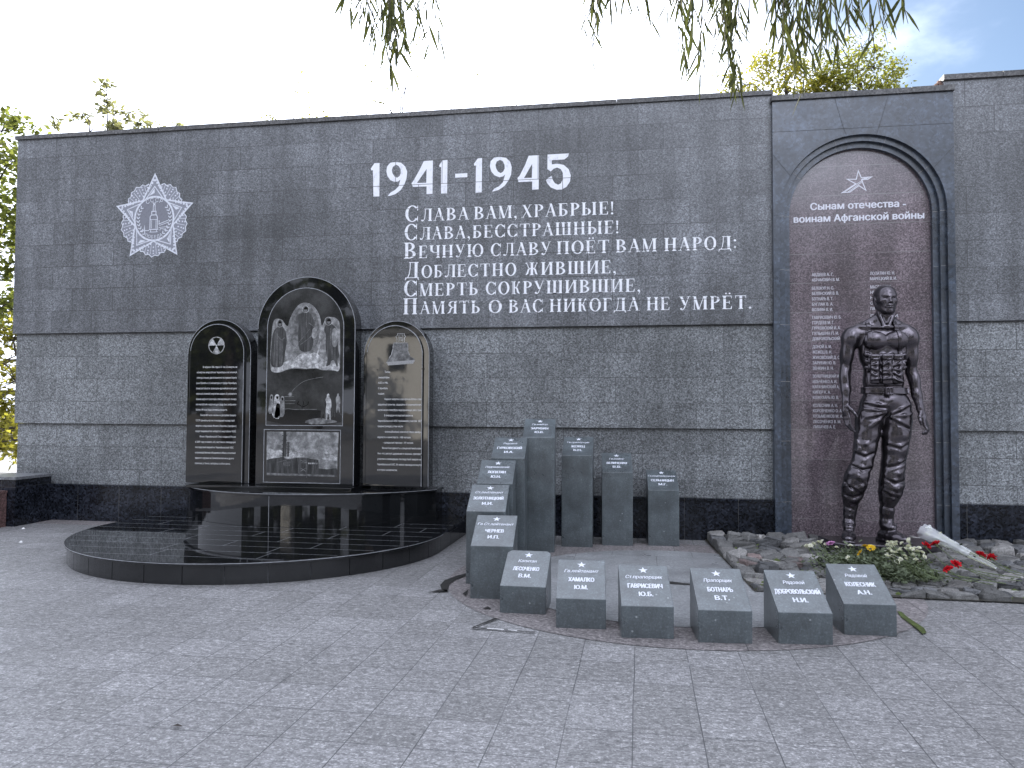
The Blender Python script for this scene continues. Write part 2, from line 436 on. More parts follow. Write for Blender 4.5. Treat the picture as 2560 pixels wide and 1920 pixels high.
def fit_text(body, x0, x1, z, cap, y, mb, bold=0.0, shear=0.0, align=None):
    """line of text on an XZ wall: cap height cap, from x0, squeezed to end at x1 (or natural width if x1 is None)"""
    k = cap/0.727
    vs, fs = text_mesh(body, 1.0, 0, shear)
    if not vs: return
    xs = [v[0] for v in vs]
    w = max(xs)-min(xs)
    s = k if x1 is None else (x1-x0)/w
    mx = min(xs)
    # heavier lettering: the same line struck several times, each a hair in front of the last
    offs = [(0,0)] if not bold else [(-bold,0),(bold,0),(0,bold*.6),(0,-bold*.6),(0,0)]
    for i,(dx,dz) in enumerate(offs):
        mb.add([(x0+(x-mx)*s+dx, y-i*0.0002, z+q*k+dz) for x,q in vs], fs)

# a contrast serif alphabet drawn as strokes: cap height 1
TK, TN, SF = 0.172, 0.056, 0.065
def _rect(x0,x1,y0,y1): return [(x0,y0),(x1,y0),(x1,y1),(x0,y1)]
def _stem(x, y0=0.0, y1=1.0, top=True, bot=True, w=TK):
    o = [_rect(x,x+w,y0,y1)]
    if top: o.append([(x-SF,y1),(x-SF,y1-0.028),(x,y1-0.075),(x+w,y1-0.075),(x+w+SF,y1-0.028),(x+w+SF,y1)][::-1])
    if bot: o.append([(x-SF,y0),(x+w+SF,y0),(x+w+SF,y0+0.028),(x+w,y0+0.075),(x,y0+0.075),(x-SF,y0+0.028)])
    return o
def _line(a,b,w):
    d = Vector((b[0]-a[0], b[1]-a[1])); 
    # cut level at both ends: thickness measured sideways
    h = w*d.length/abs(d.y)/2 if abs(d.y) > 0.15*d.length else None
    if h: 
        q = [(a[0]-h,a[1]),(a[0]+h,a[1]),(b[0]+h,b[1]),(b[0]-h,b[1])]
        return q if a[1] < b[1] else q[::-1]
    n = Vector((-d.y,d.x)).normalized()*w/2
    return [(a[0]-n.x,a[1]-n.y),(b[0]-n.x,b[1]-n.y),(b[0]+n.x,b[1]+n.y),(a[0]+n.x,a[1]+n.y)]
def _ring(cx,cy,rx,ry,a0,a1,tx=TK,ty=TN,n=22):
    """crescent between two ellipses: thick at the sides, thin at top and bottom"""
    O=[];I=[]
    for k in range(n+1):
        a = R(a0+(a1-a0)*k/n)
        O.append((cx+rx*math.cos(a), cy+ry*math.sin(a))); I.append((cx+(rx-tx)*math.cos(a), cy+(ry-ty)*math.sin(a)))
    return [[O[k],O[k+1],I[k+1],I[k]] for k in range(n)]
def _curve(pts, ws):
    P=[Vector(p) for p in pts]; o=[]; Ls=[]; Rs=[]
    for i in range(len(P)):
        d=(P[min(i+1,len(P)-1)]-P[max(i-1,0)]).normalized(); n=Vector((-d.y,d.x))*ws[i]/2
        Ls.append(P[i]+n); Rs.append(P[i]-n)
    for i in range(len(P)-1): o.append([tuple(Rs[i]),tuple(Rs[i+1]),tuple(Ls[i+1]),tuple(Ls[i])])
    return o
def _ball(x,y,r): return [[(x+r*math.cos(2*math.pi*k/12), y+r*math.sin(2*math.pi*k/12)) for k in range(12)]]
def _foot(x,y,w=0.10): return [_rect(x-w,x+w,y,y+0.03)]
def glyphs():
    G={}
    G['О']=(_ring(.42,.5,.40,.52,0,360,n=36),.84)
    G['С']=(_ring(.42,.5,.40,.52,38,322,n=30)+[[(.70,.68),(.745,.68),(.745,1.0),(.72,1.0),(.69,.84)],[(.69,.16),(.72,0),(.745,0),(.745,.32),(.70,.32)]],.80)
    lf=[(.34,.98),(.33,.6),(.29,.22),(.20,.04),(.10,.0)]
    G['Л']=(_curve(lf,[.045,.05,.055,.06,.05])+_ball(.095,.07,.07)+_stem(.60)+[_rect(.27,.62,.955,1.0)],.84)
    G['А']=([_line((.09,0),(.40,1.0),.045),_line((.66,0),(.375,1.02),.155),_rect(.20,.58,.33,.375)]+_foot(.09,0,.11)+_foot(.66,0,.14),.80)
    G['В']=(_stem(.09)+_ring(.30,.745,.34,.255,-90,90)+_ring(.30,.262,.40,.262,-90,90)+[_rect(.2,.31,.955,1.0),_rect(.2,.31,.49,.53),_rect(.2,.31,0,.045)],.76)
    G['М']=([_rect(.10,.145,0,1.0),_line((.40,0),(.14,1.0),.15),_line((.415,0),(.74,1.0),.045)]+_foot(.12,0,.10)+_stem(.74)+[_rect(.02,.2,.97,1.0)],1.02)
    G['Х']=([_line((.62,0),(.17,1.0),.15),_line((.10,0),(.62,1.0),.045)]+_foot(.09,0,.10)+_foot(.63,0,.13)+[_rect(.04,.31,.97,1.0),_rect(.52,.73,.97,1.0)],.78)
    G['Р']=(_stem(.09)+_ring(.28,.735,.36,.265,-90,90)+[_rect(.2,.29,.955,1.0),_rect(.2,.29,.47,.515)],.68)
    G['Ь']=(_stem(.09)+_ring(.28,.285,.37,.285,-90,90)+[_rect(.2,.29,0,.045),_rect(.2,.29,.525,.57)],.70)
    G['Б']=(_stem(.09)+_ring(.28,.285,.37,.285,-90,90)+[_rect(.2,.29,0,.045),_rect(.2,.29,.525,.57),_rect(.2,.62,.955,1.0),[(.585,.955),(.62,.955),(.63,.78),(.61,.78)]],.72)
    G['Ы']=(G['Ь'][0]+_stem(.80),1.08)
    G['Е']=(_stem(.09)+[_rect(.2,.62,.955,1.0),_rect(.2,.50,.48,.525),_rect(.2,.63,0,.045),[(.57,.955),(.62,.955),(.635,.76),(.615,.76)],[(.46,.62),(.50,.62),(.50,.38),(.46,.38)][::-1],[(.60,.22),(.64,.24),(.635,.045),(.56,.045)][::-1]],.72)
    G['Ё']=(G['Е'][0]+_ball(.27,1.17,.06)+_ball(.50,1.17,.06),.72)
    G['Ш']=(_stem(.09)+_stem(.50)+_stem(.91)+[_rect(.2,.95,0,.045)],1.19)
    G['Н']=(_stem(.09)+_stem(.60)+[_rect(.2,.62,.48,.525)],.88)
    G['П']=(_stem(.09)+_stem(.60)+[_rect(.2,.62,.955,1.0)],.88)
    G['Т']=(_stem(.31,top=False)+[_rect(.04,.72,.955,1.0),[(.04,.955),(.08,.955),(.055,.75),(.03,.75)][::-1],[(.68,.955),(.72,.955),(.735,.75),(.71,.75)][::-1]],.78)
    G['Г']=(_stem(.09)+[_rect(.2,.60,.955,1.0),[(.55,.955),(.60,.955),(.615,.74),(.595,.74)][::-1]],.64)
    G['Ч']=(_stem(.56)+_stem(.07,.62,1.0,True,False)+_ring(.40,.66,.33,.26,180,270)+[_rect(.39,.6,.40,.445)],.82)
    G['У']=([_line((.40,.36),(.14,1.0),.15)]+_curve([(.64,1.0),(.45,.40),(.33,.10),(.24,.0),(.15,.0)],[.045,.05,.06,.06,.05])+_ball(.14,.075,.075)+[_rect(.01,.28,.97,1.0),_rect(.54,.75,.97,1.0)],.78)
    G['Ю']=(_stem(.09)+[_rect(.2,.42,.48,.525)]+_ring(.80,.5,.40,.52,0,360,n=36),1.24)
    lf2=[(.34,.98),(.33,.6),(.28,.25),(.19,.03)]
    G['Д']=(_curve(lf2,[.045,.05,.055,.06])+_stem(.60,bot=False)+[_rect(.27,.62,.955,1.0),_rect(.04,.84,0,.045),[(.04,.045),(.02,-.15),(.045,-.15),(.13,0)],[(.84,.045),(.75,0),(.835,-.15),(.86,-.15)]],.90)
    def arm(sx,cx): return _curve([(cx,.52),(cx+sx*.16,.56),(cx+sx*.22,.75),(cx+sx*.29,.95)],[.05,.06,.06,.05])+_ball(cx+sx*.32,.93,.065)+_curve([(cx,.52),(cx+sx*.17,.46),(cx+sx*.25,.14),(cx+sx*.36,.02)],[.06,.12,.13,.05])
    G['Ж']=(_stem(.45)+arm(1,.58)+arm(-1,.47),1.06)
    G['К']=(_stem(.09)+arm(1,.24),.72)
    G['И']=(_stem(.09)+_stem(.62)+[_line((.22,.06),(.64,.94),.055)],.90)
    G['Я']=(_stem(.53)+_ring(.48,.735,.36,.265,90,270)+[_rect(.47,.6,.955,1.0),_rect(.47,.6,.47,.515)]+_curve([(.42,.49),(.30,.40),(.22,.12),(.06,.02)],[.06,.12,.12,.05]),.80)
    G['.']=(_ball(.10,.075,.085),.24)
    G[':']=(_ball(.10,.16,.085)+_ball(.10,.66,.085),.26)
    G[',']=(_ball(.10,.075,.085)+_curve([(.15,.06),(.16,-.06),(.07,-.2)],[.07,.05,.02]),.26)
    G['!']=(_ball(.10,.07,.08)+[[(.085,.24),(.115,.24),(.175,.98),(.025,.98)]],.24)
    return G
GL = glyphs()
def serif_line(mb, x0, x1, z, big, small, y, words):
    """words: list of (text, x start) ; first letter of the line is a large capital"""
    lvl = 0
    first = True
    for wi,(txt,xs,xe) in enumerate(words):
        items=[]; x=0
        for ch in txt:
            h = big if first else small
            first = False
            items.append((ch,x,h)); x += (GL[ch][1]+0.10)*h
        x -= 0.10*small
        k = (xe-xs)/x
        for ch,px,h in items:
            for poly in GL[ch][0]:
                lvl = (lvl+1) % 4
                P = [(xs+(px+a*h)*k, z+b*h) for a,b in poly]
                ar = sum(P[i][0]*P[(i+1)%len(P)][1]-P[(i+1)%len(P)][0]*P[i][1] for i in range(len(P)))
                if ar < 0: P = P[::-1]
                mb.flat(P, y-lvl*0.0004)
# ------------------------------------------------------------------ ground
g = MB(); g.add([(-60,-60,0),(60,-60,0),(60,60,0),(-60,60,0)], [(0,1,2,3)])
tag(g.build('plaza_paving', pave), kind='structure')
earth = plain('dry_earth', (0.10,0.085,0.06), 0.95, var=0.4, vscale=3)
g = MB(); g.add([(-600,-600,-0.03),(600,-600,-0.03),(600,600,-0.03),(-600,600,-0.03)], [(0,1,2,3)])
tag(g.build('earth_ground', earth), kind='structure')
CX, CY = 0.30, 7.30
BED_L = lambda y: 0.985 - (y-7.0)*0.073          # left edge of the rock bed
BED_F = 6.98
def clipped_disc(r, n=96):
    """disc without the quarter taken by the rock bed"""
    ring = [(CX+r*math.cos(2*math.pi*k/n), CY+r*math.sin(2*math.pi*k/n)) for k in range(n)]
    xb = BED_L(BED_F)
    poly = [p for p in ring]
    # clip: keep points outside {x > BED_L(y) and y > BED_F}
    keep = [p for p in poly if not (p[0] > BED_L(p[1])-1e-6 and p[1] > BED_F)]
    # rotate the list so that the gap is at the end
    st = max(range(len(keep)), key=lambda i: (Vector(keep[i])-Vector(keep[i-1])).length)
    keep = keep[st:]+keep[:st]
    ytop = CY+math.sqrt(max(0, r*r-(BED_L(CY+r)-CX)**2))
    xr = CX+math.sqrt(r*r-(BED_F-CY)**2)
    return keep + [(xr,BED_F),(xb,BED_F),(BED_L(ytop),ytop)]
def sheet(poly, z, name, m, kind='structure'):
    b = MB(); b.add([(x,y,z) for x,y in poly], [tuple(range(len(poly)))])
    o = b.build(name, m)
    if o.data.polygons[0].normal.z < 0:
        o.data.flip_normals()
    return tag(o, kind=kind)
sheet(clipped_disc(2.07), 0.004, 'pink_ring_paving', pave_ring)
sheet(clipped_disc(1.56), 0.008, 'smooth_circle_paving', pave_in)
# strip of darker kerb slabs along the foot of the wall
b = MB(); b.box(-8.18,-6.2,9.40,9.72,-0.02,0.006)
tag(b.build('kerb_strip', pave_ring), kind='structure')
b = MB(); b.box(3.50,7,9.40,9.72,-0.02,0.05)
tag(b.build('kerb_ledge', granite('pale_kerb_stone', (0.25,0.25,0.25), 0.6,1.4,60,0.7)), kind='structure')
# broken slab edge by the left stones: a gap in the paving showing dark soil
def gap(pts, name='paving_gap', z=0.011): return sheet(pts, z, name, dark_gap)
gap([(-1.60,7.32),(-1.70,7.14),(-1.765,6.92),(-1.755,6.72),(-1.70,6.56),(-1.63,6.47),(-1.655,6.62),(-1.68,6.78),(-1.675,6.94),(-1.625,7.12),(-1.535,7.32)])
gap([(-1.72,6.55),(-1.80,6.40),(-1.74,6.46),(-1.62,6.50),(-1.66,6.56)])
gap([(-1.47,6.60),(-1.485,6.44),(-1.44,6.37),(-1.45,6.47)])
gap([(-1.19,6.06),(-1.22,5.98),(-1.15,5.99)])
gap([(-1.07,5.735),(-1.19,5.45),(-1.175,5.45),(-1.045,5.73)])
gap([(-1.19,5.435),(-1.17,5.455),(-0.72,5.42),(-0.73,5.405)])
gap([(0.14,7.24),(0.24,7.15),(0.42,7.13),(0.56,7.06),(0.62,7.12),(0.50,7.19),(0.40,7.20),(0.30,7.25)])
b = MB()
mossg = plain('green_moss', (0.055,0.075,0.014), 0.95, var=0.6, vscale=40)
sheet([(1.985,6.50),(1.955,6.30),(1.965,5.98),(1.955,5.86),(1.995,5.90),(2.02,6.02),(2.005,6.32),(2.012,6.48)], 0.012, 'moss_joint', mossg, 'stuff')
wpaint = plain('white_paint_scrap', (0.7,0.7,0.7), 0.7)
sheet([(-1.08,5.447),(-1.07,5.432),(-0.95,5.425),(-0.95,5.440)], 0.013, 'paint_scrap', wpaint)
sheet([(-0.92,5.437),(-0.92,5.425),(-0.85,5.414),(-0.86,5.428)], 0.013, 'paint_scrap', wpaint)

# ------------------------------------------------------------------ the long memorial wall
XL, XR = -8.90, 1.62
wallT = thing('memorial_wall', (-3.6,10.0,0), 'long grey granite wall with white lettering, a victory star and a black base course', 'wall')
def wpart(name, mb, m, parent, **k): 
    o = mb.build(name, m, None, **k); o.parent = parent; o.location = -Vector(parent.location); return o
b = MB(); b.box(XL,XR,9.72,10.6,2.645,5.462); wpart('upper_course', b, wall_g, wallT)
b = MB(); b.box(XL+0.03,XR,9.765,10.57,1.362,2.640); wpart('middle_course', b, wall_lo, wallT)
b = MB(); b.box(XL+0.05,XR,9.81,10.55,0.505,1.357); wpart('lower_course', b, wall_lo, wallT)
b = MB(); b.box(-8.40,XR,9.715,10.5,-0.02,0.485); wpart('base_course', b, black_g, wallT)
b = MB(); b.box(-8.40,XR,9.70,10.5,0.4855,0.512); wpart('base_lip', b, black_g, wallT)
b = MB()
x = XL-0.03
rnd = random.Random(4)
while x < XR-0.05:
    x2 = min(x+1.27*rnd.uniform(0.85,1.1), XR)
    dz = rnd.uniform(-0.004,0.004); dy = rnd.uniform(-0.006,0.006)
    b.box(x, x2-0.003, 9.692+dy, 10.64, 5.4625, 5.520+dz); x = x2
wpart('coping', b, coping_g, wallT)
# ---- the great numerals, traced as outlines on the wall
NUM = [[[(-3.537,4.792),(-3.487,4.863),(-3.416,4.864),(-3.413,4.412),(-3.496,4.413),(-3.507,4.769),(-3.532,4.768)]],
 [[(-3.299,4.412),(-3.263,4.455),(-3.199,4.488),(-3.149,4.535),(-3.125,4.625),(-3.156,4.601),(-3.207,4.598),(-3.265,4.624),(-3.305,4.682),(-3.320,4.744),(-3.311,4.809),(-3.268,4.857),(-3.196,4.867),(-3.116,4.849),(-3.060,4.797),(-3.032,4.726),(-3.041,4.635),(-3.069,4.559),(-3.119,4.484),(-3.191,4.434),(-3.263,4.413)],
  [(-3.188,4.827),(-3.151,4.809),(-3.125,4.765),(-3.120,4.716),(-3.136,4.674),(-3.171,4.652),(-3.208,4.671),(-3.234,4.714),(-3.245,4.757),(-3.231,4.801)]],
 [[(-2.805,4.859),(-2.683,4.860),(-2.684,4.415),(-2.766,4.416),(-2.765,4.518),(-2.951,4.519),(-2.972,4.567),(-2.941,4.609),(-2.870,4.732)],[(-2.767,4.751),(-2.771,4.567),(-2.897,4.570)]],
 [[(-2.597,4.789),(-2.555,4.854),(-2.485,4.858),(-2.487,4.413),(-2.569,4.415),(-2.571,4.770),(-2.591,4.765)]],
 [[(-2.381,4.668),(-2.217,4.670),(-2.217,4.616),(-2.380,4.616)]],
 [[(-2.131,4.788),(-2.079,4.857),(-2.022,4.860),(-2.023,4.407),(-2.106,4.405),(-2.103,4.765),(-2.126,4.760)]],
 [[(-1.887,4.414),(-1.854,4.453),(-1.798,4.476),(-1.744,4.528),(-1.716,4.630),(-1.744,4.604),(-1.792,4.595),(-1.855,4.623),(-1.897,4.673),(-1.919,4.743),(-1.909,4.811),(-1.863,4.857),(-1.787,4.864),(-1.704,4.845),(-1.651,4.792),(-1.630,4.722),(-1.637,4.626),(-1.668,4.552),(-1.723,4.479),(-1.798,4.430),(-1.867,4.413)],
  [(-1.784,4.823),(-1.748,4.803),(-1.724,4.754),(-1.722,4.706),(-1.744,4.666),(-1.775,4.648),(-1.813,4.673),(-1.837,4.718),(-1.844,4.760),(-1.828,4.803)]],
 [[(-1.409,4.859),(-1.276,4.859),(-1.277,4.415),(-1.362,4.414),(-1.362,4.521),(-1.540,4.522),(-1.555,4.575),(-1.524,4.607),(-1.456,4.741)],[(-1.363,4.750),(-1.366,4.570),(-1.469,4.569)]],
 [[(-1.164,4.863),(-0.887,4.867),(-0.900,4.823),(-0.947,4.787),(-1.109,4.786),(-1.109,4.731),(-1.035,4.737),(-0.954,4.717),(-0.893,4.660),(-0.864,4.577),(-0.875,4.496),(-0.920,4.431),(-0.980,4.399),(-1.047,4.400),(-1.122,4.433),(-1.166,4.489),(-1.183,4.530),(-1.156,4.556),(-1.111,4.584),(-1.095,4.527),(-1.068,4.485),(-1.027,4.465),(-0.991,4.481),(-0.964,4.541),(-0.967,4.616),(-0.994,4.665),(-1.041,4.687),(-1.082,4.675),(-1.122,4.639),(-1.166,4.673)]]]
def outline_obj(name, shapes, y, m, parent):
    bm = bmesh.new()
    for loops in shapes:
        es = []
        for lp in loops:
            vs = [bm.verts.new((x,y,z)) for x,z in lp]
            es += [bm.edges.new((vs[i], vs[(i+1)%len(vs)])) for i in range(len(vs))]
        bmesh.ops.triangle_fill(bm, use_beauty=True, use_dissolve=False, edges=es, normal=(0,-1,0))
    bmesh.ops.recalc_face_normals(bm, faces=bm.faces)
    me = bpy.data.meshes.new(name); bm.to_mesh(me); bm.free()
    me.materials.append(m)
    o = bpy.data.objects.new(name, me); COL.objects.link(o); o.parent = parent; o.location = -Vector(parent.location)
    return o
outline_obj('year_numerals', NUM, 9.717, paint, wallT)
POEM = [(4.057,[('СЛАВА',-3.057,-2.19),('ВАМ,',-2.127,-1.55),('ХРАБРЫЕ!',-1.499,-.315)]),
 (3.812,[('СЛАВА,',-3.063,-2.165),('БЕССТРАШНЫЕ!',-2.144,-.252)]),
 (3.568,[('ВЕЧНУЮ',-3.069,-1.99),('СЛАВУ',-1.903,-1.11),('ПОЁТ',-1.045,-.37),('ВАМ',-.299,.22),('НАРОД:',.302,1.187)]),
 (3.308,[('ДОБЛЕСТНО',-3.055,-1.56),('ЖИВШИЕ,',-1.46,-.282)]),
 (3.068,[('СМЕРТЬ',-3.063,-2.06),('СОКРУШИВШИЕ,',-1.966,.019)]),
 (2.830,[('ПАМЯТЬ',-3.072,-2.03),('О',-1.931,-1.745),('ВАС',-1.663,-1.21),('НИКОГДА',-1.134,.0),('НЕ',.084,.38),('УМРЁТ.',.482,1.358)])]
for z, words in POEM:
    b = MB(); serif_line(b, 0, 0, z, 0.212, 0.165, 9.7175, words)
    wpart('poem_line', b, paint_poem, wallT)
# ---- the star emblem
EX, EZ = -6.70, 4.235
def pol(r, a): return (EX + r*math.sin(R(a))*0.965, EZ + r*math.cos(R(a)))
emb = MB()
outer = [p for k in range(5) for p in (pol(0.625,72*k), pol(0.318,72*k+36))]
emb.flat(outer[::-1], 9.7182)
fans = MB()
wallE = wpart('star_emblem', emb, chalk_fill, wallT)
ln = MB()
ln.stroke(outer, 0.020, 9.7165, True)
for k in range(5):
    a = 72*k
    i1,i2,i3 = pol(0.455,a), pol(0.315,a+25), pol(0.315,a-25)
    ln.stroke([i2,i1,i3], 0.013, 9.7162)
    # facets inside the point
    ln.flat([pol(0.43,a), pol(0.335,a-15), pol(0.36,a)][::1], 9.7160)
    # rows of pearls along both edges of the point
    tip = Vector(pol(0.56,a))
    for sgn in (-1,1):
        v = Vector(pol(0.345,a+sgn*33))
        for q in range(7):
            c = tip.lerp(v, (q+0.5)/7.2)
            ln.dot((c.x,c.y), 0.0165, 9.7158, 9)
    # sheaf of rays between the points
    n = 9
    edge=[]
    for q in range(n+1):
        aa = a+36-24.5+49*q/n
        edge.append(pol(0.525-0.010*abs(q-n/2)+(0.022 if q%2 else -0.004), aa))
    ln.stroke([pol(0.44,a+36-27)]+edge+[pol(0.44,a+36+27)], 0.012, 9.7161)
    fans.flat(([pol(0.33,a+36)]+edge)[::-1], 9.7186)
    for q in (2,4,6,8):
        aa = a+36-24.5+49*(q-0.5)/n
        ln.stroke([pol(0.37,aa), pol(0.50,aa)], 0.007, 9.7159)
    for q in (1,3,5,7,9):
        aa = a+36-24.5+49*(q-0.5)/n
        for rr in (0.405,0.455,0.492): ln.dot(pol(rr,aa), 0.0115, 9.7157, 8)
ring = [pol(0.308,360*k/48) for k in range(48)]
ln.stroke(ring, 0.026, 9.7154, True)
f = MB(); f.flat([pol(0.300,360*k/48) for k in range(48)][::-1], 9.7168)
disc = wpart('emblem_disc', f, worn('dim_abraded_granite',(0.19,0.195,0.225),(0.13,0.135,0.16),0.5,40), wallT)
def E2(a,b): return (EX + (a-840)*0.000925, EZ - (b-900)*0.000925)
for pts,w in (([(775,1055),(775,870),(795,845),(880,845),(895,880),(895,1055)],.012),([(775,915),(895,915)],.008),([(800,925),(800,1050)],.007),([(872,925),(872,1050)],.007),
   ([(800,835),(800,790),(870,790),(870,835)],.012),([(822,785),(826,690),(852,690),(856,785)],.010),([(838,690),(815,655),(838,668),(862,655),(838,690)],.010),
   ([(760,1065),(915,1065)],.012),([(770,1105),(905,1105)],.008),([(790,1075),(785,1100)],.01),([(880,1075),(890,1100)],.01),
   ([(925,995),(925,930)],.012),([(925,985),(1070,935)],.010),([(930,1010),(1085,960)],.008),([(920,1040),(1080,1030)],.008),([(690,1075),(685,1010),(675,1075)],.012),([(620,1080),(760,1080)],.010),([(940,1085),(950,1055),(1050,1075)],.008)):
    ln.stroke([E2(*p) for p in pts], w, 9.7156)
for sgn in (-1,1):                                     # laurel and oak branches inside the ring
    for q in range(9):
        aa = sgn*(55+q*11.5)
        c = pol(0.255,aa); 
        for t in (-1,1):
            e = pol(0.255+t*0.026, aa-sgn*7)
            ln.stroke([c,e], 0.013, 9.7155)
for ch,aa in zip('СССР',(-24,-8.5,8.5,24)):
    vs, fs = text_mesh(ch, 0.082, 0.002, align='CENTER')
    c = pol(0.235,aa); ca,sa = math.cos(R(-aa)), math.sin(R(-aa))
    ln.add([(c[0]+x*ca-y*sa, 9.7155, c[1]+x*sa+y*ca) for x,y in vs], fs)
for i,ch in enumerate('ПОБЕДА'):
    aa = 180-(-26+i*10.4)
    vs, fs = text_mesh(ch, 0.062, 0.003, align='CENTER')
    c = pol(0.282,aa); ang = R(180-aa); ca,sa = math.cos(ang), math.sin(ang)
    ln.add([(c[0]+x*ca-y*sa, 9.7155, c[1]+x*sa+y*ca) for x,y in vs], fs)
wpart('emblem_lines', ln, chalk, wallT)
wpart('emblem_rays', fans, chalk_fill, wallT)

# ------------------------------------------------------------------ the wall right of the niche
wall2 = thing('granite_wall', (6,10.0,0), 'taller grey granite wall right of the soldier niche, its coping broken at the left end', 'wall')
X2 = 3.565
b = MB(); b.box(X2,12,9.72,10.6,2.645,5.512); wpart('upper_course', b, wall_g, wall2)
b = MB(); b.box(X2,12,9.765,10.57,1.362,2.640); wpart('middle_course', b, wall_lo, wall2)
b = MB(); b.box(X2,12,9.81,10.55,0.505,1.357); wpart('lower_course', b, wall_lo, wall2)
b = MB(); b.box(X2,12,9.715,10.5,-0.02,0.485); b.box(X2,12,9.70,10.5,0.4855,0.512); wpart('base_course', b, black_g, wall2)
b = MB()
for x0,x1 in ((3.56,4.20),(4.205,5.5),(5.505,6.8),(6.805,8.1),(8.105,12)): b.box(x0,x1,9.69,10.64,5.5125,5.575)
wpart('coping', b, coping_g, wall2)
b = MB()
rn = random.Random(8)
for i in range(46):                                    # crumbled brick and mortar at the broken end
    cx_,cy_,cz_ = 3.545+rn.uniform(-0.05,0.015), 9.80+rn.uniform(-0.03,0.6), 5.37+rn.uniform(0,0.17)
    r_ = rn.uniform(0.015,0.04)
    vs = [(cx_+r_*rn.uniform(.5,1)*sx, cy_+r_*rn.uniform(.5,1)*sy, cz_+r_*rn.uniform(.5,1)*sz) for sx,sy,sz in ((-1,-1,-1),(1,-1,-1),(1,1,-1),(-1,1,-1),(-1,-1,1),(1,-1,1),(1,1,1),(-1,1,1))]
    b.add(vs, [(0,3,2,1),(4,5,6,7),(0,1,5,4),(1,2,6,5),(2,3,7,6),(3,0,4,7)])
wpart('broken_masonry', b, plain('crumbled_brick',(0.30,0.19,0.15),0.95,var=0.6,vscale=18), wall2)

# ------------------------------------------------------------------ niche with stepped arch
niche = thing('memorial_niche', (2.62,9.7,0), 'dark blue granite niche with stepped arch and brown name panel behind the soldier', 'niche')
NC = 2.617; SPR = 3.955
def arch(r, x0=None, n=40):
    return [(NC-r, 0.0)] + [(NC-r*math.cos(math.pi*k/n), SPR+r*math.sin(math.pi*k/n)) for k in range(n+1)] + [(NC+r, 0.0)]
def arch_face(mb, outer, inner, y):
    n = len(inner)
    mb.add([(x,y,z) for x,z in outer]+[(x,y,z) for x,z in inner], [(i,n+i,n+i+1,i+1) for i in range(n-1)])
def arch_reveal(mb, a, y0, y1):
    n = len(a)
    mb.add([(x,y0,z) for x,z in a]+[(x,y1,z) for x,z in a], [(i,n+i,n+i+1,i+1) for i in range(n-1)])
def rect_match(a, x0, x1, ztop):
    o = []
    for x,z in a:
        if z <= SPR: o.append((x0 if x < NC else x1, z)); continue
        dx,dz = x-NC, z-SPR
        ks = []
        if dx > 1e-6: ks.append((x1-NC)/dx)
        if dx < -1e-6: ks.append((x0-NC)/dx)
        if dz > 1e-6: ks.append((ztop-SPR)/dz)
        k = min(ks); o.append((NC+dx*k, SPR+dz*k))
    return o
FX0,FX1,FT = 1.600,3.642,5.356
a3,a2,a1 = arch(0.943), arch(0.878), arch(0.812)
b = MB()
rm = rect_match(a3, FX0, FX1, FT)
arch_face(b, rm, a3, 9.655)
# the two upper corners the radial match cuts off
for sx in (0,1):
    xx = FX0 if sx == 0 else FX1
    top = [p for p in rm if abs(p[1]-FT) < 1e-6]; side = [p for p in rm if abs(p[0]-xx) < 1e-6 and p[1] > SPR-1e-6]
    t = min(top) if sx == 0 else max(top); s_ = max(side, key=lambda p: p[1])
    b.flat([s_,(xx,FT),t] if sx else [t,(xx,FT),s_], 9.655)
arch_reveal(b, a3, 9.655, 9.705); arch_face(b, a3, a2, 9.705)
arch_reveal(b, a2, 9.705, 9.755); arch_face(b, a2, a1, 9.755)
arch_reveal(b, a1, 9.755, 9.82)
b.add([(FX0,9.655,0),(FX0,9.655,FT),(FX0,9.90,FT),(FX0,9.90,0)], [(0,1,2,3)])
b.add([(FX1,9.655,0),(FX1,9.655,FT),(FX1,9.90,FT),(FX1,9.90,0)], [(3,2,1,0)])
b.add([(FX0,9.655,FT),(FX1,9.655,FT),(FX1,10.5,FT),(FX0,10.5,FT)], [(0,1,2,3)])
wpart('arch_surround', b, niche_g, niche)
b = MB(); b.box(FX0-0.012,2.55,9.625,10.55,FT+0.002,FT+0.066); b.box(2.553,3.18,9.628,10.55,FT+0.002,FT+0.064); b.box(3.183,FX1+0.012,9.623,10.55,FT+0.002,FT+0.067)
wpart('cornice', b, coping_g, niche)
b = MB(); b.box(NC-0.9,NC+0.9,9.815,9.98,0.0,SPR+0.9); wpart('name_panel', b, niche_red, niche)
jm = plain('dark_joint',(0.05,0.05,0.05),0.8,var=0.5)
def joint(p, q, y, m, w=0.005):
    b = MB(); b.stroke([p,q], w, y); wpart('joint', b, m, niche)
for p,q in (((FX0,4.977),(FX1,4.972)),((2.32,FT),(2.42,4.977)),((2.93,FT),(2.82,4.975)),((2.42,4.977),(2.45,4.895)),((2.82,4.975),(2.79,4.885)),((FX0,4.70),(1.80,4.435)),((FX1,4.70),(3.42,4.455))):
    joint(p, q, 9.6535, jm)
for z in (3.955,3.30,2.63,1.94,1.22,0.49):
    joint((FX0,z),(1.674,z),9.6535,jm); joint((3.56,z),(FX1,z),9.6535,jm)
    for x0,x1,y in ((1.676,1.735,9.7035),(3.50,3.558,9.7035),(1.742,1.80,9.7535),(3.434,3.49,9.7535)): joint((x0,z),(x1,z),y,grout)
for an in (35,72,108,146):
    c,s_ = math.cos(R(an)), math.sin(R(an))
    joint((NC+0.88*c,SPR+0.88*s_),(NC+0.941*c,SPR+0.941*s_),9.7035,grout); joint((NC+0.815*c,SPR+0.815*s_),(NC+0.876*c,SPR+0.876*s_),9.7535,grout)
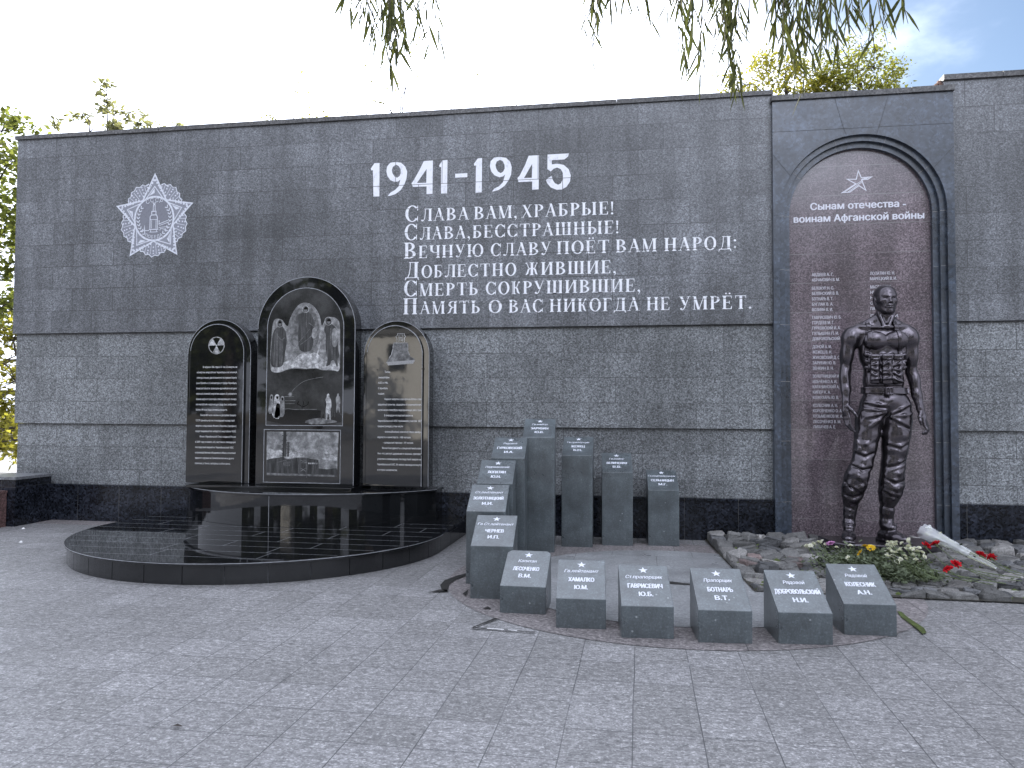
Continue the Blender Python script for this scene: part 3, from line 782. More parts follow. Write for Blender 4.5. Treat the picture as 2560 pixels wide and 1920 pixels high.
# inscriptions on the panel: measured on the plane y = 9.72, moved back to the panel at 9.815
KP = 9.812/9.72
def P(x,z): return (x*KP, 1.55+(z-1.55)*KP)
letter_w = worn('white_inlaid_lettering', (0.68,0.68,0.74), (0.40,0.39,0.43), 0.36, 30)
letter_n = worn('incised_name_lettering', (0.58,0.57,0.62), (0.24,0.22,0.24), 0.46, 22)
star = [(2.598,4.475),(2.631,4.389),(2.747,4.394),(2.707,4.368),(2.633,4.365),(2.681,4.236),(2.603,4.295),(2.499,4.221),(2.410,4.216),(2.569,4.318),(2.471,4.378),(2.574,4.373)]
b = MB()
b.stroke([P(*p) for p in star], 0.0125, 9.8125, True)
for p,q in (((2.648,4.362),(2.439,4.221)),((2.651,4.348),(2.474,4.220)),((2.66,4.382),(2.712,4.384)),((2.640,4.376),(2.70,4.374))): b.stroke([P(*p),P(*q)], 0.008, 9.8120)
wpart('star_sign', b, letter_w, niche)
def panel_text(txt, x0, x1, z, cap, m, name, bold=0.0):
    b = MB(); p0 = P(x0,z); p1 = P(x1,z) if x1 else (None,)
    fit_text(txt, p0[0], p1[0], p0[1], cap*KP, 9.8125, b, bold)
    wpart(name, b, m, niche)
panel_text('Сынам отечества -', 2.047, 3.125, 4.020, 0.083, letter_w, 'dedication_line', 0.0042)
panel_text('воинам Афганской войны', 1.853, 3.327, 3.872, 0.083, letter_w, 'dedication_line', 0.0042)
C1 = [('АБДЕЕВ А. Г.',3.212,.247),('АБРАМОВИЧ В. М.',3.148,.315),('БЕЛОКУР Н. С.',3.047,.25),('БЕЛЯНСКИЙ В. В.',2.984,.305),('БОТНАРЬ В. Т.',2.918,.24),('БУГЛАК В. А.',2.853,.24),('ВОЗИЯН В. И.',2.788,.235),
 ('ГАВРИСЕВИЧ Ю. Б.',2.694,.33),('ГОРДЕЕВ М. Г.',2.63,.25),('ГУРКОВСКИЙ И. А.',2.565,.32),('ГУЛЫШИН П. И.',2.50,.30),('ДОБРОВОЛЬСКИЙ Н. И.',2.436,.395),
 ('ДОНОЙ А. И.',2.340,.215),('ЖЕЖЕЦ В. Н.',2.275,.22),('ЖУКОВСКИЙ Д. С.',2.21,.315),('ЗАРУБИН Ю. В.',2.145,.265),('ЗЕНКИН В. Н.',2.08,.237),
 ('ЗОЛОТНИЦКИЙ И. И.',1.985,.345),('ИЛЬЧЕНКО А. И.',1.92,.275),('КАРАЧИНСКИЙ А. А.',1.857,.34),('КИПЕР К. А.',1.793,.20),('КОЖУХАРЬ Ю. В.',1.729,.292),
 ('КОЛЕСНИК А. Н.',1.634,.28),('КОРОВЧЕНКО О. А.',1.57,.33),('КУЗЬМЕНКОВ М. А.',1.505,.335),('ЛЕСОЧЕНКО В. М.',1.44,.315),('ЛИХАЧЕВ А. Е.',1.377,.255)]
for txt,z,w in C1: panel_text(txt, 2.055, 2.055+w, z, 0.036, letter_n, 'name_line', 0.0009)
for txt,z,w in (('ЛОПАТИН Ю. Н.',3.212,.275),('МАРЕЦКИЙ В. И.',3.148,.295),('МАСЛОВ С. Н.',3.049,.235),('НЕ',2.984,.05),('Н',2.92,.027),('О',2.855,.027),('ПА',2.79,.05),('ПЕ         В. И.',2.70,.315)):
    panel_text(txt, 2.718, 2.718+w, z, 0.036, letter_n, 'name_line', 0.0009)

# ------------------------------------------------------------------ low walls at the left end
lw = thing('low_wall', (-8.4,9.4,0), 'low black granite wall butting the left end of the memorial wall', 'low wall')
b = MB(); b.box(-8.75,-8.20,9.07,9.712,-0.02,0.475); wpart('wall_body', b, black_g, lw)
b = MB(); b.box(-8.74,-8.205,9.08,9.712,0.4755,0.618); wpart('upper_course', b, black_g, lw)
b = MB(); b.box(-14,-8.19,9.06,9.70,0.6185,0.655); wpart('coping', b, granite('low_wall_capping',(0.16,0.165,0.175),0.7,1.3,60,0.35), lw)
b = MB(); b.box(-14,-8.752,9.10,9.70,-0.02,0.618); wpart('left_face', b, granite('grey_low_wall',(0.12,0.11,0.115),0.5,1.4,70,0.5), lw)
rb = MB(); rb.box(-10.2,-8.31,8.55,9.055,-0.02,0.45); rb.box(-10.22,-8.30,8.54,9.055,0.4505,0.478)
tag(rb.build('red_granite_block', red_g), 'red granite block standing before the low black wall at the far left', 'granite block')
# ------------------------------------------------------------------ black two-step platform and drum
plat = thing('stepped_platform', (-4.21,8.4,0), 'low round-fronted black granite platform with a raised drum carrying three black steles', 'platform')
PX, PY, PR = -4.21, 8.365, 2.03
def dfront(cx, cy, r, xh, yback, n=48, dr=0.0):
    """outline: straight back, round front; clockwise start at back left"""
    a0 = math.acos(min(1, xh/r))
    pts = []
    for k in range(n+1):
        a = math.pi + a0 + (math.pi-2*a0)*k/n
        pts.append((cx+(r+dr)*math.cos(a), cy+(r+dr)*math.sin(a)))
    return pts, [(cx+xh+dr, yback), (cx-xh-dr, yback)]
fr, bk = dfront(PX, PY, PR, PR, 9.713)
b = MB()
arc = [(PX-PR,9.713)] + fr + [(PX+PR,9.713)]
b.prism([(PX-PR+0.01,9.70)]+[(PX+(x-PX)*0.99, PY+(y-PY)*0.99) for x,y in fr]+[(PX+PR-0.01,9.70)], 0.0, 0.166)
wpart('step_core', b, groove, plat)
# facing tiles round the front edge, each a slab of its own mesh pattern
face_m = gabbro('honed_gabbro_tiles', 0.16)
for i in range(17):
    b = MB()
    a0, a1 = math.pi*(1+i/17)+0.0016, math.pi*(1+(i+1)/17)-0.0016
    pin = []; pout = []
    for k in range(5):
        a = a0+(a1-a0)*k/4
        pout.append((PX+PR*math.cos(a), PY+PR*math.sin(a))); pin.append((PX+(PR-0.016)*math.cos(a), PY+(PR-0.016)*math.sin(a)))
    b.prism(pout+pin[::-1], -0.02, 0.163); wpart('facing_tile', b, face_m, plat)
for sx in (-1,1):
    for j in range(3):
        y0 = PY+j*0.45; b = MB()
        xa, xb = (PX-PR, PX-PR+0.016) if sx < 0 else (PX+PR-0.016, PX+PR)
        b.box(xa, xb, y0+0.003, min(y0+0.447,9.712), -0.02, 0.163); wpart('facing_tile', b, face_m, plat)
b = MB()
fr2,_ = dfront(PX, PY, PR, PR, 9.713, dr=0.025)
b.prism([(PX-PR-0.025,9.7125)]+fr2+[(PX+PR+0.025,9.7125)], 0.168, 0.198)
top = wpart('step_top', b, gab, plat, bevel=0.004)
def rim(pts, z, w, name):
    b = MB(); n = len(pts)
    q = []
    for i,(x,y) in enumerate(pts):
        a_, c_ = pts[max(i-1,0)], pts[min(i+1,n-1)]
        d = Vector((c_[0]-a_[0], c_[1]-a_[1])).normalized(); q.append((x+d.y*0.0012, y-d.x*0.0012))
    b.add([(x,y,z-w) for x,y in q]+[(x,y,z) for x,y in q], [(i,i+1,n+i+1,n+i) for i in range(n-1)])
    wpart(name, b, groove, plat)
rim(fr2, 0.194, 0.006, 'painted_rim_highlight')  # pale strip painted as the light caught on the step edge
# thin pale joints of the slabs on the step
def flatline(mb, p, q, w, z):
    d = Vector((q[0]-p[0], q[1]-p[1])).normalized(); n = Vector((-d.y,d.x))*w/2
    mb.add([(p[0]-n.x,p[1]-n.y,z),(q[0]-n.x,q[1]-n.y,z),(q[0]+n.x,q[1]+n.y,z),(p[0]+n.x,p[1]+n.y,z)], [(0,1,2,3)])
rj = random.Random(3)
ys = [6.62,6.92,7.22,7.52,7.82,8.12,8.42,8.72,9.02]
for i,y in enumerate(ys):
    hw = math.sqrt(max(0.01, (PR)**2-(min(0,y-PY))**2))-0.02
    b = MB(); flatline(b, (PX-hw,y), (PX+hw,y), 0.0045, 0.1985); wpart('slab_joint', b, groove, plat)
    x = PX-hw+rj.uniform(0.5,1.3)
    while x < PX+hw-0.2:
        y2 = ys[i+1] if i+1 < len(ys) else 9.32
        b = MB(); flatline(b, (x,y+0.003), (x,y2-0.003), 0.004, 0.1987); wpart('slab_joint', b, groove, plat)
        x += rj.uniform(0.8,1.3)
# drum: same curve further back, cut square at its sides
DX, DY, DR = -4.22, 10.49, 2.02
dl, dr_ = [], []
pts = []
for k in range(41):
    x = -1.70+3.40*k/40
    pts.append((DX+x, DY-math.sqrt(DR*DR-x*x)))
b = MB(); b.prism([(DX-1.70,9.7135)]+pts+[(DX+1.70,9.7135)], 0.2, 0.560); wpart('drum', b, gab, plat)
pts2 = [(DX+(x-DX)*1.012, y-0.02) for x,y in pts]
b = MB(); b.prism([(pts2[0][0],9.7130)]+pts2+[(pts2[-1][0],9.7130)], 0.5605, 0.588); wpart('drum_top', b, gab, plat, bevel=0.003)
rim(pts2, 0.585, 0.005, 'painted_rim_highlight')  # the drum lip gets the same painted highlight
b = MB(); b.box(-5.62,-3.44,8.90,9.60,0.5885,0.622); wpart('plinth_slab', b, gab_dusty, plat, bevel=0.003)
b = MB(); b.add([(-4.285,8.4685,0.205),(-4.280,8.4685,0.205),(-4.280,8.4685,0.555),(-4.285,8.4685,0.555)],[(0,1,2,3)]); wpart('drum_joint', b, groove, plat)

# ------------------------------------------------------------------ three steles
def arch_poly(x0, x1, z0, zt, n=28, flat=1.0):
    """outline of a round-topped slab, counter-clockwise seen from the front"""
    r = (x1-x0)/2; c = (x0+x1)/2; h = r*flat; sp = zt-h
    return [(x0,z0),(x1,z0)] + [(c+r*math.cos(math.pi*k/n), sp+h*math.sin(math.pi*k/n)) for k in range(n+1)]
def stele(label, x0, x1, y, zt, border, depth=0.20, step=0.018, z0=0.622, outer_step=True):
    t = thing('memorial_stele', ((x0+x1)/2, y, z0), label, 'stele', 'three black steles on the drum')
    b = MB(); b.slab(arch_poly(x0,x1,z0,zt,36), y, y+depth)
    o = wpart('slab', b, gab, t, bevel=0.006)
    return t
def edge_line(t, poly, w, y, m=groove, closed=True):
    b = MB(); b.stroke(poly, w, y, closed); wpart('edge_line', b, m, t)

# --- left stele
SL = (-5.815,-4.93,9.20,2.735)
t1 = stele('left black stele with a trefoil hazard sign above white lettering', SL[0],SL[1],SL[2],SL[3],0.03)
b = MB(); b.slab(arch_poly(SL[0]+0.045,SL[1]-0.075,0.625,SL[3]-0.055,36), 9.170, 9.1995)
wpart('front_plate', b, gab, t1, bevel=0.006)
YF = 9.168
edge_line(t1, arch_poly(SL[0]+0.054,SL[1]-0.084,0.63,SL[3]-0.066,36)[1:-1], 0.006, YF, closed=False)
edge_line(t1, arch_poly(SL[0]+0.004,SL[1]-0.004,0.63,SL[3]-0.004,36)[1:], 0.006, 9.1985, closed=False)
HX, HZ, HR = -5.395, 2.395, 0.108
b = MB(); b.stroke([(HX+HR*math.cos(2*math.pi*k/40), HZ+HR*math.sin(2*math.pi*k/40)) for k in range(40)], 0.010, YF, True)
b.dot((HX,HZ), 0.013, YF)
for a in (30,150,270):
    b.flat([(HX+0.02*math.cos(R(a-30)),HZ+0.02*math.sin(R(a-30)))]+[(HX+0.100*math.cos(R(a-30+60*k/8)),HZ+0.100*math.sin(R(a-30+60*k/8))) for k in range(9)]+[(HX+0.02*math.cos(R(a+30)),HZ+0.02*math.sin(R(a+30)))], YF)
wpart('hazard_sign', b, etch_w, t1)
TXL = [("26 апреля 1986 года в 01 час 24 минуты на",.07,1),("четвертом энергоблоке Чернобыльской атомной",0,1),("электростанции, расположенной на правом берегу",0,1),("реки Припять, в 12 километрах от города Чернобыль",0,1),("Киевской области, произошла крупнейшая в истории",0,1),("мировой атомной энергетики авария. В результате",0,1),("взрыва ядерного реактора и последовавшего пожара",0,1),("на энергоблоке в окружающую среду было выброшено",0,1),("более 190 тонн радиоактивных веществ.",0,.78),("Свыше 600 тысяч человек из республик бывшего",.05,1),("СССР приняли участие в ликвидации последствий",0,.96),("аварии и сооружении объекта «Укрытие» (саркофага)",0,1.01),("вокруг взорвавшегося четвертого энергоблока ЧАЭС.",0,1.01),("Икона «Чернобыльский Спас» создана в России",.05,1),("в 2009 году в память об участниках ликвидации",0,1),("последствий аварий на Чернобыльской АЭС",0,.95),("и производственном объединении «Маяк», испытаний",0,1),("ядерного оружия на Семипалатинском и других",0,.97),("полигонах, а также о ветеранах особого риска.",0,.88)]
def stele_text(lines, x0, x1, z0, dz, y, t, cap=0.024):
    for i,(s_,ind,frac) in enumerate(lines):
        b = MB(); w = x1-x0
        fit_text(s_, x0+ind*1.2, x0+w*frac, z0-dz*i, cap, y, b, 0.0)
        wpart('text_line', b, letter_n2, t)
letter_n2 = worn('fine_white_lettering', (0.78,0.78,0.78), (0.42,0.42,0.42), 0.42, 60)
stele_text(TXL, -5.665, -5.105, 2.105, 0.0690, YF, t1)
glow0 = worn('soft_bell_etching',(0.30,0.30,0.30),(0.15,0.15,0.15),0.5,60)
# --- right stele
SRR = (-3.430,-2.575,9.25,2.690)
t3 = stele('right black stele with an etched bell above white lettering', SRR[0],SRR[1],SRR[2],SRR[3],0.03)
b = MB(); b.slab(arch_poly(SRR[0]+0.045,SRR[1]-0.075,0.625,SRR[3]-0.055,36), 9.220, 9.2495)
wpart('front_plate', b, gab, t3, bevel=0.006)
YR = 9.218
edge_line(t3, arch_poly(SRR[0]+0.054,SRR[1]-0.084,0.63,SRR[3]-0.066,36)[1:-1], 0.006, YR, closed=False)
edge_line(t3, arch_poly(SRR[0]+0.004,SRR[1]-0.004,0.63,SRR[3]-0.004,36)[1:], 0.006, 9.2485, closed=False)
def BZ(a,b_): return (-3.33+(a-70)*0.001415, 2.69-(b_-55)*0.001405)
b = MB(); bell = [(280,258),(412,258),(414,330),(430,375),(470,395),(475,410),(220,425),(240,390),(262,360),(275,310)]
b.flat([BZ(*p) for p in bell], YR-0.0002); wpart('etched_bell', b, etch_m, t3)
b = MB(); b.flat([BZ(*p) for p in [(216,425),(480,408),(462,440),(232,455)]], YR-0.0004)
wpart('bell_rim', b, glow0, t3)
b = MB()
for pts in ([(282,256),(410,256)],[(312,250),(312,215),(302,200),(318,185),(318,172),(380,172),(380,185),(390,200),(380,215),(380,250)],[(330,245),(330,185),(366,185),(366,245)],[(340,240),(340,205),(356,205),(356,240)],[(280,262),(275,310),(262,360),(240,392)],[(412,262),(414,330),(432,375)]):
    b.stroke([BZ(*p) for p in pts], 0.007, YR-0.0006)
wpart('bell_crown', b, etch_w, t3)
TXR = [("Памятник",.07,.27),("ликвидаторам",0,.25),("АЭС в 1986",0,.22),("В Чернобыль",0,.22),("подвиг.",0,.15),("Надежно захоронен в саркофаге из бетона и стали",.07,1),("аварийный реактор, защищены от радиационного",0,1),("загрязнения атмосфера, водохранилища, реки, поля.",0,1),("В ликвидации последствий аварии на",.07,.80),("Чернобыльской АЭС принимали участие 1837",0,1),("приднестровцев, в том числе:",0,.58),("- военнообязанные, военнослужащие силовых",.07,1),("ведомств и министерств - 1458 человек;",0,.76),("- гражданский персонал - 379 человек.",.06,.82),("Вечная благодарность и священная память всем",.05,1),("тем, кто, рискуя здоровьем и жизнью, принимал",0,1.01),("участие в ликвидации последствий аварии на",0,1),("Чернобыльской АЭС. Их имена навсегда останутся",0,1.01),("в истории человечества.",0,.46)]
stele_text(TXR, -3.225, -2.66, 2.035, 0.0677, YR, t3)
for x,z in ((-3.24,2.075),(-2.655,2.085),(-3.25,1.025),(-2.66,1.02)):
    b = MB(); b.dot((x,z), 0.010, YR-0.0008, 12); wpart('fixing_hole', b, etch_k, t3)
# --- centre stele
SCN = (-4.800,-3.495,9.12,3.250)
t2 = stele('tall middle black stele with etched robed figures and a power station picture', SCN[0],SCN[1],SCN[2],SCN[3],0.12, depth=0.22)
YC = 9.1185
edge_line(t2, arch_poly(SCN[0]+0.004,SCN[1]-0.004,0.63,SCN[3]-0.004,40)[1:], 0.007, YC, closed=False)
b = MB()
pin = arch_poly(-4.665,-3.650,1.375,3.105,36)
b.flat(pin, YC-0.0003); wpart('picture_field', b, etch_d, t2)
edge_line(t2, arch_poly(-4.668,-3.647,1.372,3.108,36), 0.007, YC-0.0006)
def CP(a,b_): return (-4.668+(a-175)*1.0/960*1.035, 3.108-(b_-205)*0.0009535*1.07)   # picture space to stele
def chaikin(P, closed=True, it=2):
    for _ in range(it):
        Q = [] if closed else [P[0]]
        for i in range(len(P) if closed else len(P)-1):
            a, b_ = P[i], P[(i+1)%len(P)]
            Q += [(a[0]*.75+b_[0]*.25, a[1]*.75+b_[1]*.25), (a[0]*.25+b_[0]*.75, a[1]*.25+b_[1]*.75)]
        if not closed: Q.append(P[-1])
        P = Q
    return P
def shape(pts, m, lvl, name, w=None):
    b = MB()
    P2 = chaikin([CP(*p) for p in pts], w is None)
    if w: b.stroke(P2, w, YC-0.0008-lvl*0.0003)
    else:
        ar = sum(P2[i][0]*P2[(i+1)%len(P2)][1]-P2[(i+1)%len(P2)][0]*P2[i][1] for i in range(len(P2)))
        if ar < 0: P2 = P2[::-1]
        b.flat(P2, YC-0.0008-lvl*0.0003)
    wpart(name, b, m, t2)
glow = etching('soft_etching', 0.09, 0.34, 14)
robe = etching('dark_robe_etching', 0.010, 0.075, 30, (1.0,1.0,0.13), detail=4)
shape([(250,1240),(215,1190),(215,1010),(225,800),(245,600),(300,575),(360,600),(430,700),(450,590),(520,450),(600,385),(690,390),(770,450),(830,560),(850,700),(880,620),(930,570),(1010,575),(1040,600),(1075,640),(1080,900),(1085,1150),(1060,1240),(960,1225),(860,1230),(800,1200),(640,1215),(520,1200),(430,1215),(330,1260)], glow, 0, 'cloud_glow')
shape([(215,1190),(300,1180),(420,1110),(520,1090),(600,1010),(700,1030),(780,1000),(860,1080),(960,1150),(1085,1130),(1075,1250),(1000,1225),(860,1225),(800,1195),(640,1205),(520,1185),(430,1215),(330,1255),(240,1250)], etch_w, 1, 'bright_cloud')
shape([(470,900),(450,700),(500,520),(600,420),(690,420),(780,520),(830,700),(810,900),(740,980),(560,980)], etch_m, 1, 'halo_field')
shape([(620,470),(640,435),(665,435),(685,470),(680,505),(720,530),(750,600),(768,685),(740,720),(735,790),(755,860),(748,920),(715,1000),(590,1000),(565,900),(558,740),(565,660),(528,610),(530,560),(570,525),(625,510)], robe, 2, 'robed_figure')
shape([(300,640),(315,600),(345,598),(362,640),(358,680),(395,720),(418,800),(424,880),(405,960),(395,1090),(370,1190),(210,1190),(230,950),(240,780),(265,710),(305,690)], robe, 2, 'robed_figure')
shape([(900,610),(920,582),(950,585),(972,620),(965,655),(1020,690),(1050,760),(1052,880),(1056,960),(1075,1060),(1045,1090),(1060,1180),(1040,1190),(1010,1100),(970,1110),(965,1160),(900,1190),(935,1100),(915,1040),(900,930),(905,780),(878,745),(885,690),(915,660)], robe, 2, 'robed_figure')
for hx,hy,hr in ((648,470,42),(330,640,46),(935,622,48)):
    c = CP(hx,hy); b = MB(); b.stroke([(c[0]+hr*0.00105*math.cos(2*math.pi*k/24), c[1]+hr*0.00105*math.sin(2*math.pi*k/24)) for k in range(24)], 0.006, YC-0.0021, True); wpart('halo', b, etch_w, t2)
skin = worn('face_etching',(0.15,0.15,0.15),(0.06,0.06,0.06),0.5,60)
for hx,hy,hw,hh in ((650,478,22,34),(332,645,17,26),(938,628,20,28)):
    shape([(hx+hw*math.cos(2*math.pi*k/14),hy+hh*math.sin(2*math.pi*k/14)) for k in range(14)], skin, 3, 'figure_face')
    shape([(hx+hw*1.15*math.cos(math.pi+math.pi*k/8),hy-hh*.1+hh*1.1*math.sin(math.pi+math.pi*k/8)) for k in range(9)], etch_k, 4, 'figure_hair')
for pts in ([(570,880),(640,800),(700,720)],[(590,910),(660,860),(730,800)],[(665,520),(660,700)],[(300,760),(300,1180)],[(335,860),(340,1180)],[(370,840),(362,1170)],[(275,740),(262,1160)],[(310,800),(350,855),(395,820)],[(960,710),(965,930)],[(690,640),(760,690)],[(980,930),(985,1090)]):
    shape(pts, etch_m, 4, 'fold_line', 0.006)
shape([(975,705),(1048,715),(1052,940),(978,945)], glow, 3, 'shield'); shape([(735,700),(800,705),(795,830),(725,838)], glow, 3, 'scroll')
shape([(630,1085),(640,1080),(800,1170),(790,1178)], etch_w, 3, 'staff')
shape([(790,1040),(840,870),(852,872),(806,1040)], etch_w, 3, 'lance')
# lower scene of the picture: hooded women and workers by a dark field, a falling star
def DP(a,b_): return (-4.672+(a-165)*1.03/1105, 1.375+(805-b_)*0.000985)
def shape2(pts, m, lvl, name, w=None):
    b = MB(); P2 = chaikin([DP(*p) for p in pts], w is None, 1 if w is None else 2)
    if w: b.stroke(P2, w, YC-0.0008-lvl*0.0003)
    else:
        ar = sum(P2[i][0]*P2[(i+1)%len(P2)][1]-P2[(i+1)%len(P2)][0]*P2[i][1] for i in range(len(P2)))
        if ar < 0: P2 = P2[::-1]
        b.flat(P2, YC-0.0008-lvl*0.0003)
    wpart(name, b, m, t2)
shape2([(180,800),(180,600),(440,605),(500,595),(560,608),(930,610),(1250,640),(1250,800)], etch_k, 0, 'dark_field')
shape2([(440,600),(500,594),(560,606),(900,602)], etch_m, 1, 'horizon_line', 0.008)
for y,x0,x1 in ((440,430,570),(492,440,590),(530,440,580)): shape2([(x0,y),(x1,y)], etch_m, 1, 'sky_streak', 0.006)
def hooded(x, y0, y1, w, m): 
    shape2([(x-w*1.3,y1),(x-w*.8,y0+(y1-y0)*.35),(x-w*.6,y0+20),(x-w*.25,y0),(x+w*.25,y0),(x+w*.6,y0+20),(x+w*.75,y0+(y1-y0)*.4),(x+w*.8,y1)], m, 2, 'hooded_figure')
    shape2([(x-w*.3,y0+28),(x,y0+20),(x+w*.4,y0+28),(x+w*.3,y0+58),(x-w*.1,y0+60)], etch_k, 3, 'hood_shadow')
hooded(245,412,660,38,glow); hooded(325,412,715,58,etch_w); hooded(402,432,700,45,glow); hooded(340,525,725,42,etch_w)
def worker(x, y0, y1, w, m, legs=True):
    h = y1-y0
    shape2([(x-w*.3,y0+h*.12),(x-w*.35,y0+h*.05),(x-w*.1,y0),(x+w*.2,y0),(x+w*.4,y0+h*.06),(x+w*.3,y0+h*.12),(x+w*.8,y0+h*.2),(x+w,y0+h*.5),(x+w*.75,y0+h*.56),(x+w*.7,y0+h*.62),(x+w*.9,y1),(x+w*.45,y1),(x+w*.1,y0+h*.7),(x-w*.2,y1),(x-w*.65,y1),(x-w*.55,y0+h*.6),(x-w*.7,y0+h*.45),(x-w*.9,y0+h*.25)], m, 2, 'worker_figure')
worker(985,412,725,48,etch_d); worker(1055,402,735,52,etch_w); worker(1130,400,700,36,etch_d); worker(1195,398,640,36,glow)
shape2([(690,760),(900,705),(1100,728),(1215,760),(1100,775),(860,800)], etch_m, 1, 'light_ground')
for pts,w in (([(690,605),(690,570),(650,545),(610,535),(640,500)],.010),([(690,570),(730,560),(770,540),(780,500)],.008),([(690,560),(710,530),(700,495)],.008),([(730,560),(690,575)],.01)): shape2(pts, etch_k, 3, 'bare_tree', w)
b = MB(); c = DP(515,412)
for k in range(10): 
    a = 2*math.pi*k/10; b.flat([(c[0]+0.006*math.cos(a+1.57),c[1]+0.006*math.sin(a+1.57)),(c[0]+0.006*math.cos(a-1.57),c[1]+0.006*math.sin(a-1.57)),(c[0]+0.034*math.cos(a),c[1]+0.034*math.sin(a))], YC-0.0020-0.00005*k)
wpart('falling_star', b, etch_w, t2)
shape2([(530,392),(560,350),(620,300),(690,250),(780,222),(900,200),(985,190)], etch_m, 2, 'star_trail', 0.005)
# lower picture: the power station
X0,X1,Z0,Z1 = -4.690,-3.672,0.655,1.318
def QP(a,b_): return (X0+(a-150)*(X1-X0)/1090, Z1-(b_-880)*(Z1-Z0)/625)
def shape3(pts, m, lvl, name, w=None):
    b = MB(); P2 = [QP(*p) for p in pts]
    if w: b.stroke(P2, w, YC-0.0008-lvl*0.0003)
    else:
        ar = sum(P2[i][0]*P2[(i+1)%len(P2)][1]-P2[(i+1)%len(P2)][0]*P2[i][1] for i in range(len(P2)))
        if ar < 0: P2 = P2[::-1]
        b.flat(P2, YC-0.0008-lvl*0.0003)
    wpart(name, b, m, t2)
shape3([(190,905),(1215,905),(1200,1340),(190,1340)], glow, 0, 'etched_sky')
shape3([(195,1115),(240,1102),(300,1125),(390,1118),(440,1150),(540,1125),(640,1150),(720,1170),(740,1195),(600,1215),(480,1225),(195,1245)], etch_w, 1, 'etched_cloud')
shape3([(980,1220),(1000,1190),(1060,1180),(1120,1172),(1195,1195),(1195,1235),(1100,1240)], etch_w, 1, 'etched_cloud')
shape3([(1000,1135),(1040,1130),(1080,1150),(1050,1165),(1010,1150)], etch_w, 1, 'etched_cloud')
shape3([(185,1425),(195,1240),(250,1225),(340,1215),(440,1200),(460,1222),(560,1225),(640,1205),(780,1205),(935,1235),(940,1330),(1060,1340),(1195,1325),(1195,1425)], robe, 2, 'station_building')
for pts in ([(345,1270),(600,1210),(780,1208),(930,1232)],[(640,1210),(660,1400)],[(680,1240),(760,1240),(760,1270),(680,1270),(680,1240)],[(680,1240),(760,1270)],[(680,1270),(760,1240)],[(680,1330),(760,1370)],[(760,1330),(680,1370)],[(770,1210),(770,1440)]): shape3(pts, etch_m, 4, 'girder_line', 0.006)
for i in range(6): shape3([(430+i*18,1310),(448+i*18,1255)], etch_m, 4, 'girder_line', 0.006)
for i in range(5): shape3([(790+i*28,1270),(805+i*28,1262),(810+i*28,1280),(795+i*28,1285)], etch_w, 4, 'lit_opening')
shape3([(418,1200),(428,905),(470,905),(476,1200)], robe, 3, 'chimney')
for y in (950,1005,1055,1105,1165): shape3([(410,y),(484,y)], robe, 4, 'chimney_gallery', 0.011)
shape3([(488,1200),(492,1025),(512,1025),(514,1200)], robe, 3, 'chimney')
for y in (1035,1075,1110,1150): shape3([(480,y),(522,y)], robe, 4, 'chimney_gallery', 0.010)
shape3([(200,1395),(1160,1405),(1160,1425),(200,1422)], etch_m, 3, 'road_band')
edge_line(t2, [QP(150,1505),QP(1240,1505),QP(1240,880),QP(150,880)], 0.007, YC-0.0010)

# ------------------------------------------------------------------ fourteen name stones
NS = thing  # every stone is a thing of its own
def star_poly(cx, cz, r):
    return [(cx+(r if k%2==0 else r*0.40)*math.sin(math.pi*k/5), cz+(r if k%2==0 else r*0.40)*math.cos(math.pi*k/5)) for k in range(10)]
def name_stone(x, y, ang, h, rank, name, ini, label, chip=0.0, w=0.357, d=0.40, rise=0.205, nw=0.6, rw=0.6):
    """x, y: middle of the front foot; sloped top rising to the back"""
    t = thing('name_stone', (x,y,0), label, 'memorial stone', 'grey name stones in a ring', R(ang))
    hw = w/2
    b = MB()
    z0 = 0.0
    prof = [(0,z0),(d,z0),(d,h+rise),(0,h)]
    vs = [(-hw,p[0],p[1]) for p in prof]+[(hw,p[0],p[1]) for p in prof]
    if chip:
        c = chip
        fx = lambda yy: h+rise*yy/d
        vs = [(-hw,0,z0),(-hw,d,z0),(hw,0,z0),(hw,d,z0),(-hw,0,h),(hw,0,h),(hw,d-c,fx(d-c)),(hw-c,d,h+rise),(-hw+c,d,h+rise),(-hw,d-c,fx(d-c)),(-hw,d,h*0.9),(hw,d,h*0.9)]
        b.add(vs, [(0,2,5,4),(4,5,6,7,8,9),(2,3,11,6,5),(1,0,4,9,10),(3,1,10,8,7,11)[::1],(6,11,7),(8,10,9),(0,1,3,2)])
    else:
        b.add(vs, [(0,4,7,3),(3,7,6,2),(4,5,6,7),(1,0,3,2),(5,1,2,6),(0,1,5,4)])
    o = b.build('block', stone_g, t, bevel=0.005)
    # writing lies in the plane of the sloped top
    sl = math.sqrt(d*d+rise*rise); cy, cz = d/sl, rise/sl
    ny, nz = -cz, cy
    def lay(mb, name_, off=0.0012):
        mb.v = [(px, pz*cy+ny*(off-py), h+pz*cz+nz*(off-py)) for px,py,pz in mb.v]
        mb.build(name_, letter_st, t)
    b = MB(); sp = star_poly(0, sl*0.86, 0.036); b.flat(sp[::-1], 0); lay(b, 'star')
    def line(txt, z, cap, width, shear, bold, nm):
        b = MB(); fit_text(txt, -width/2, width/2, z, cap, 0, b, bold, shear); lay(b, nm)
    line(rank, sl*0.655, 0.036, rw*w, 0.22, 0.0009, 'rank_line')
    line(name, sl*0.425, 0.046, nw*w, 0.0, 0.0026, 'name_line')
    line(ini, sl*0.235, 0.044, 0.27*w, 0.0, 0.0026, 'initials_line')
    return t
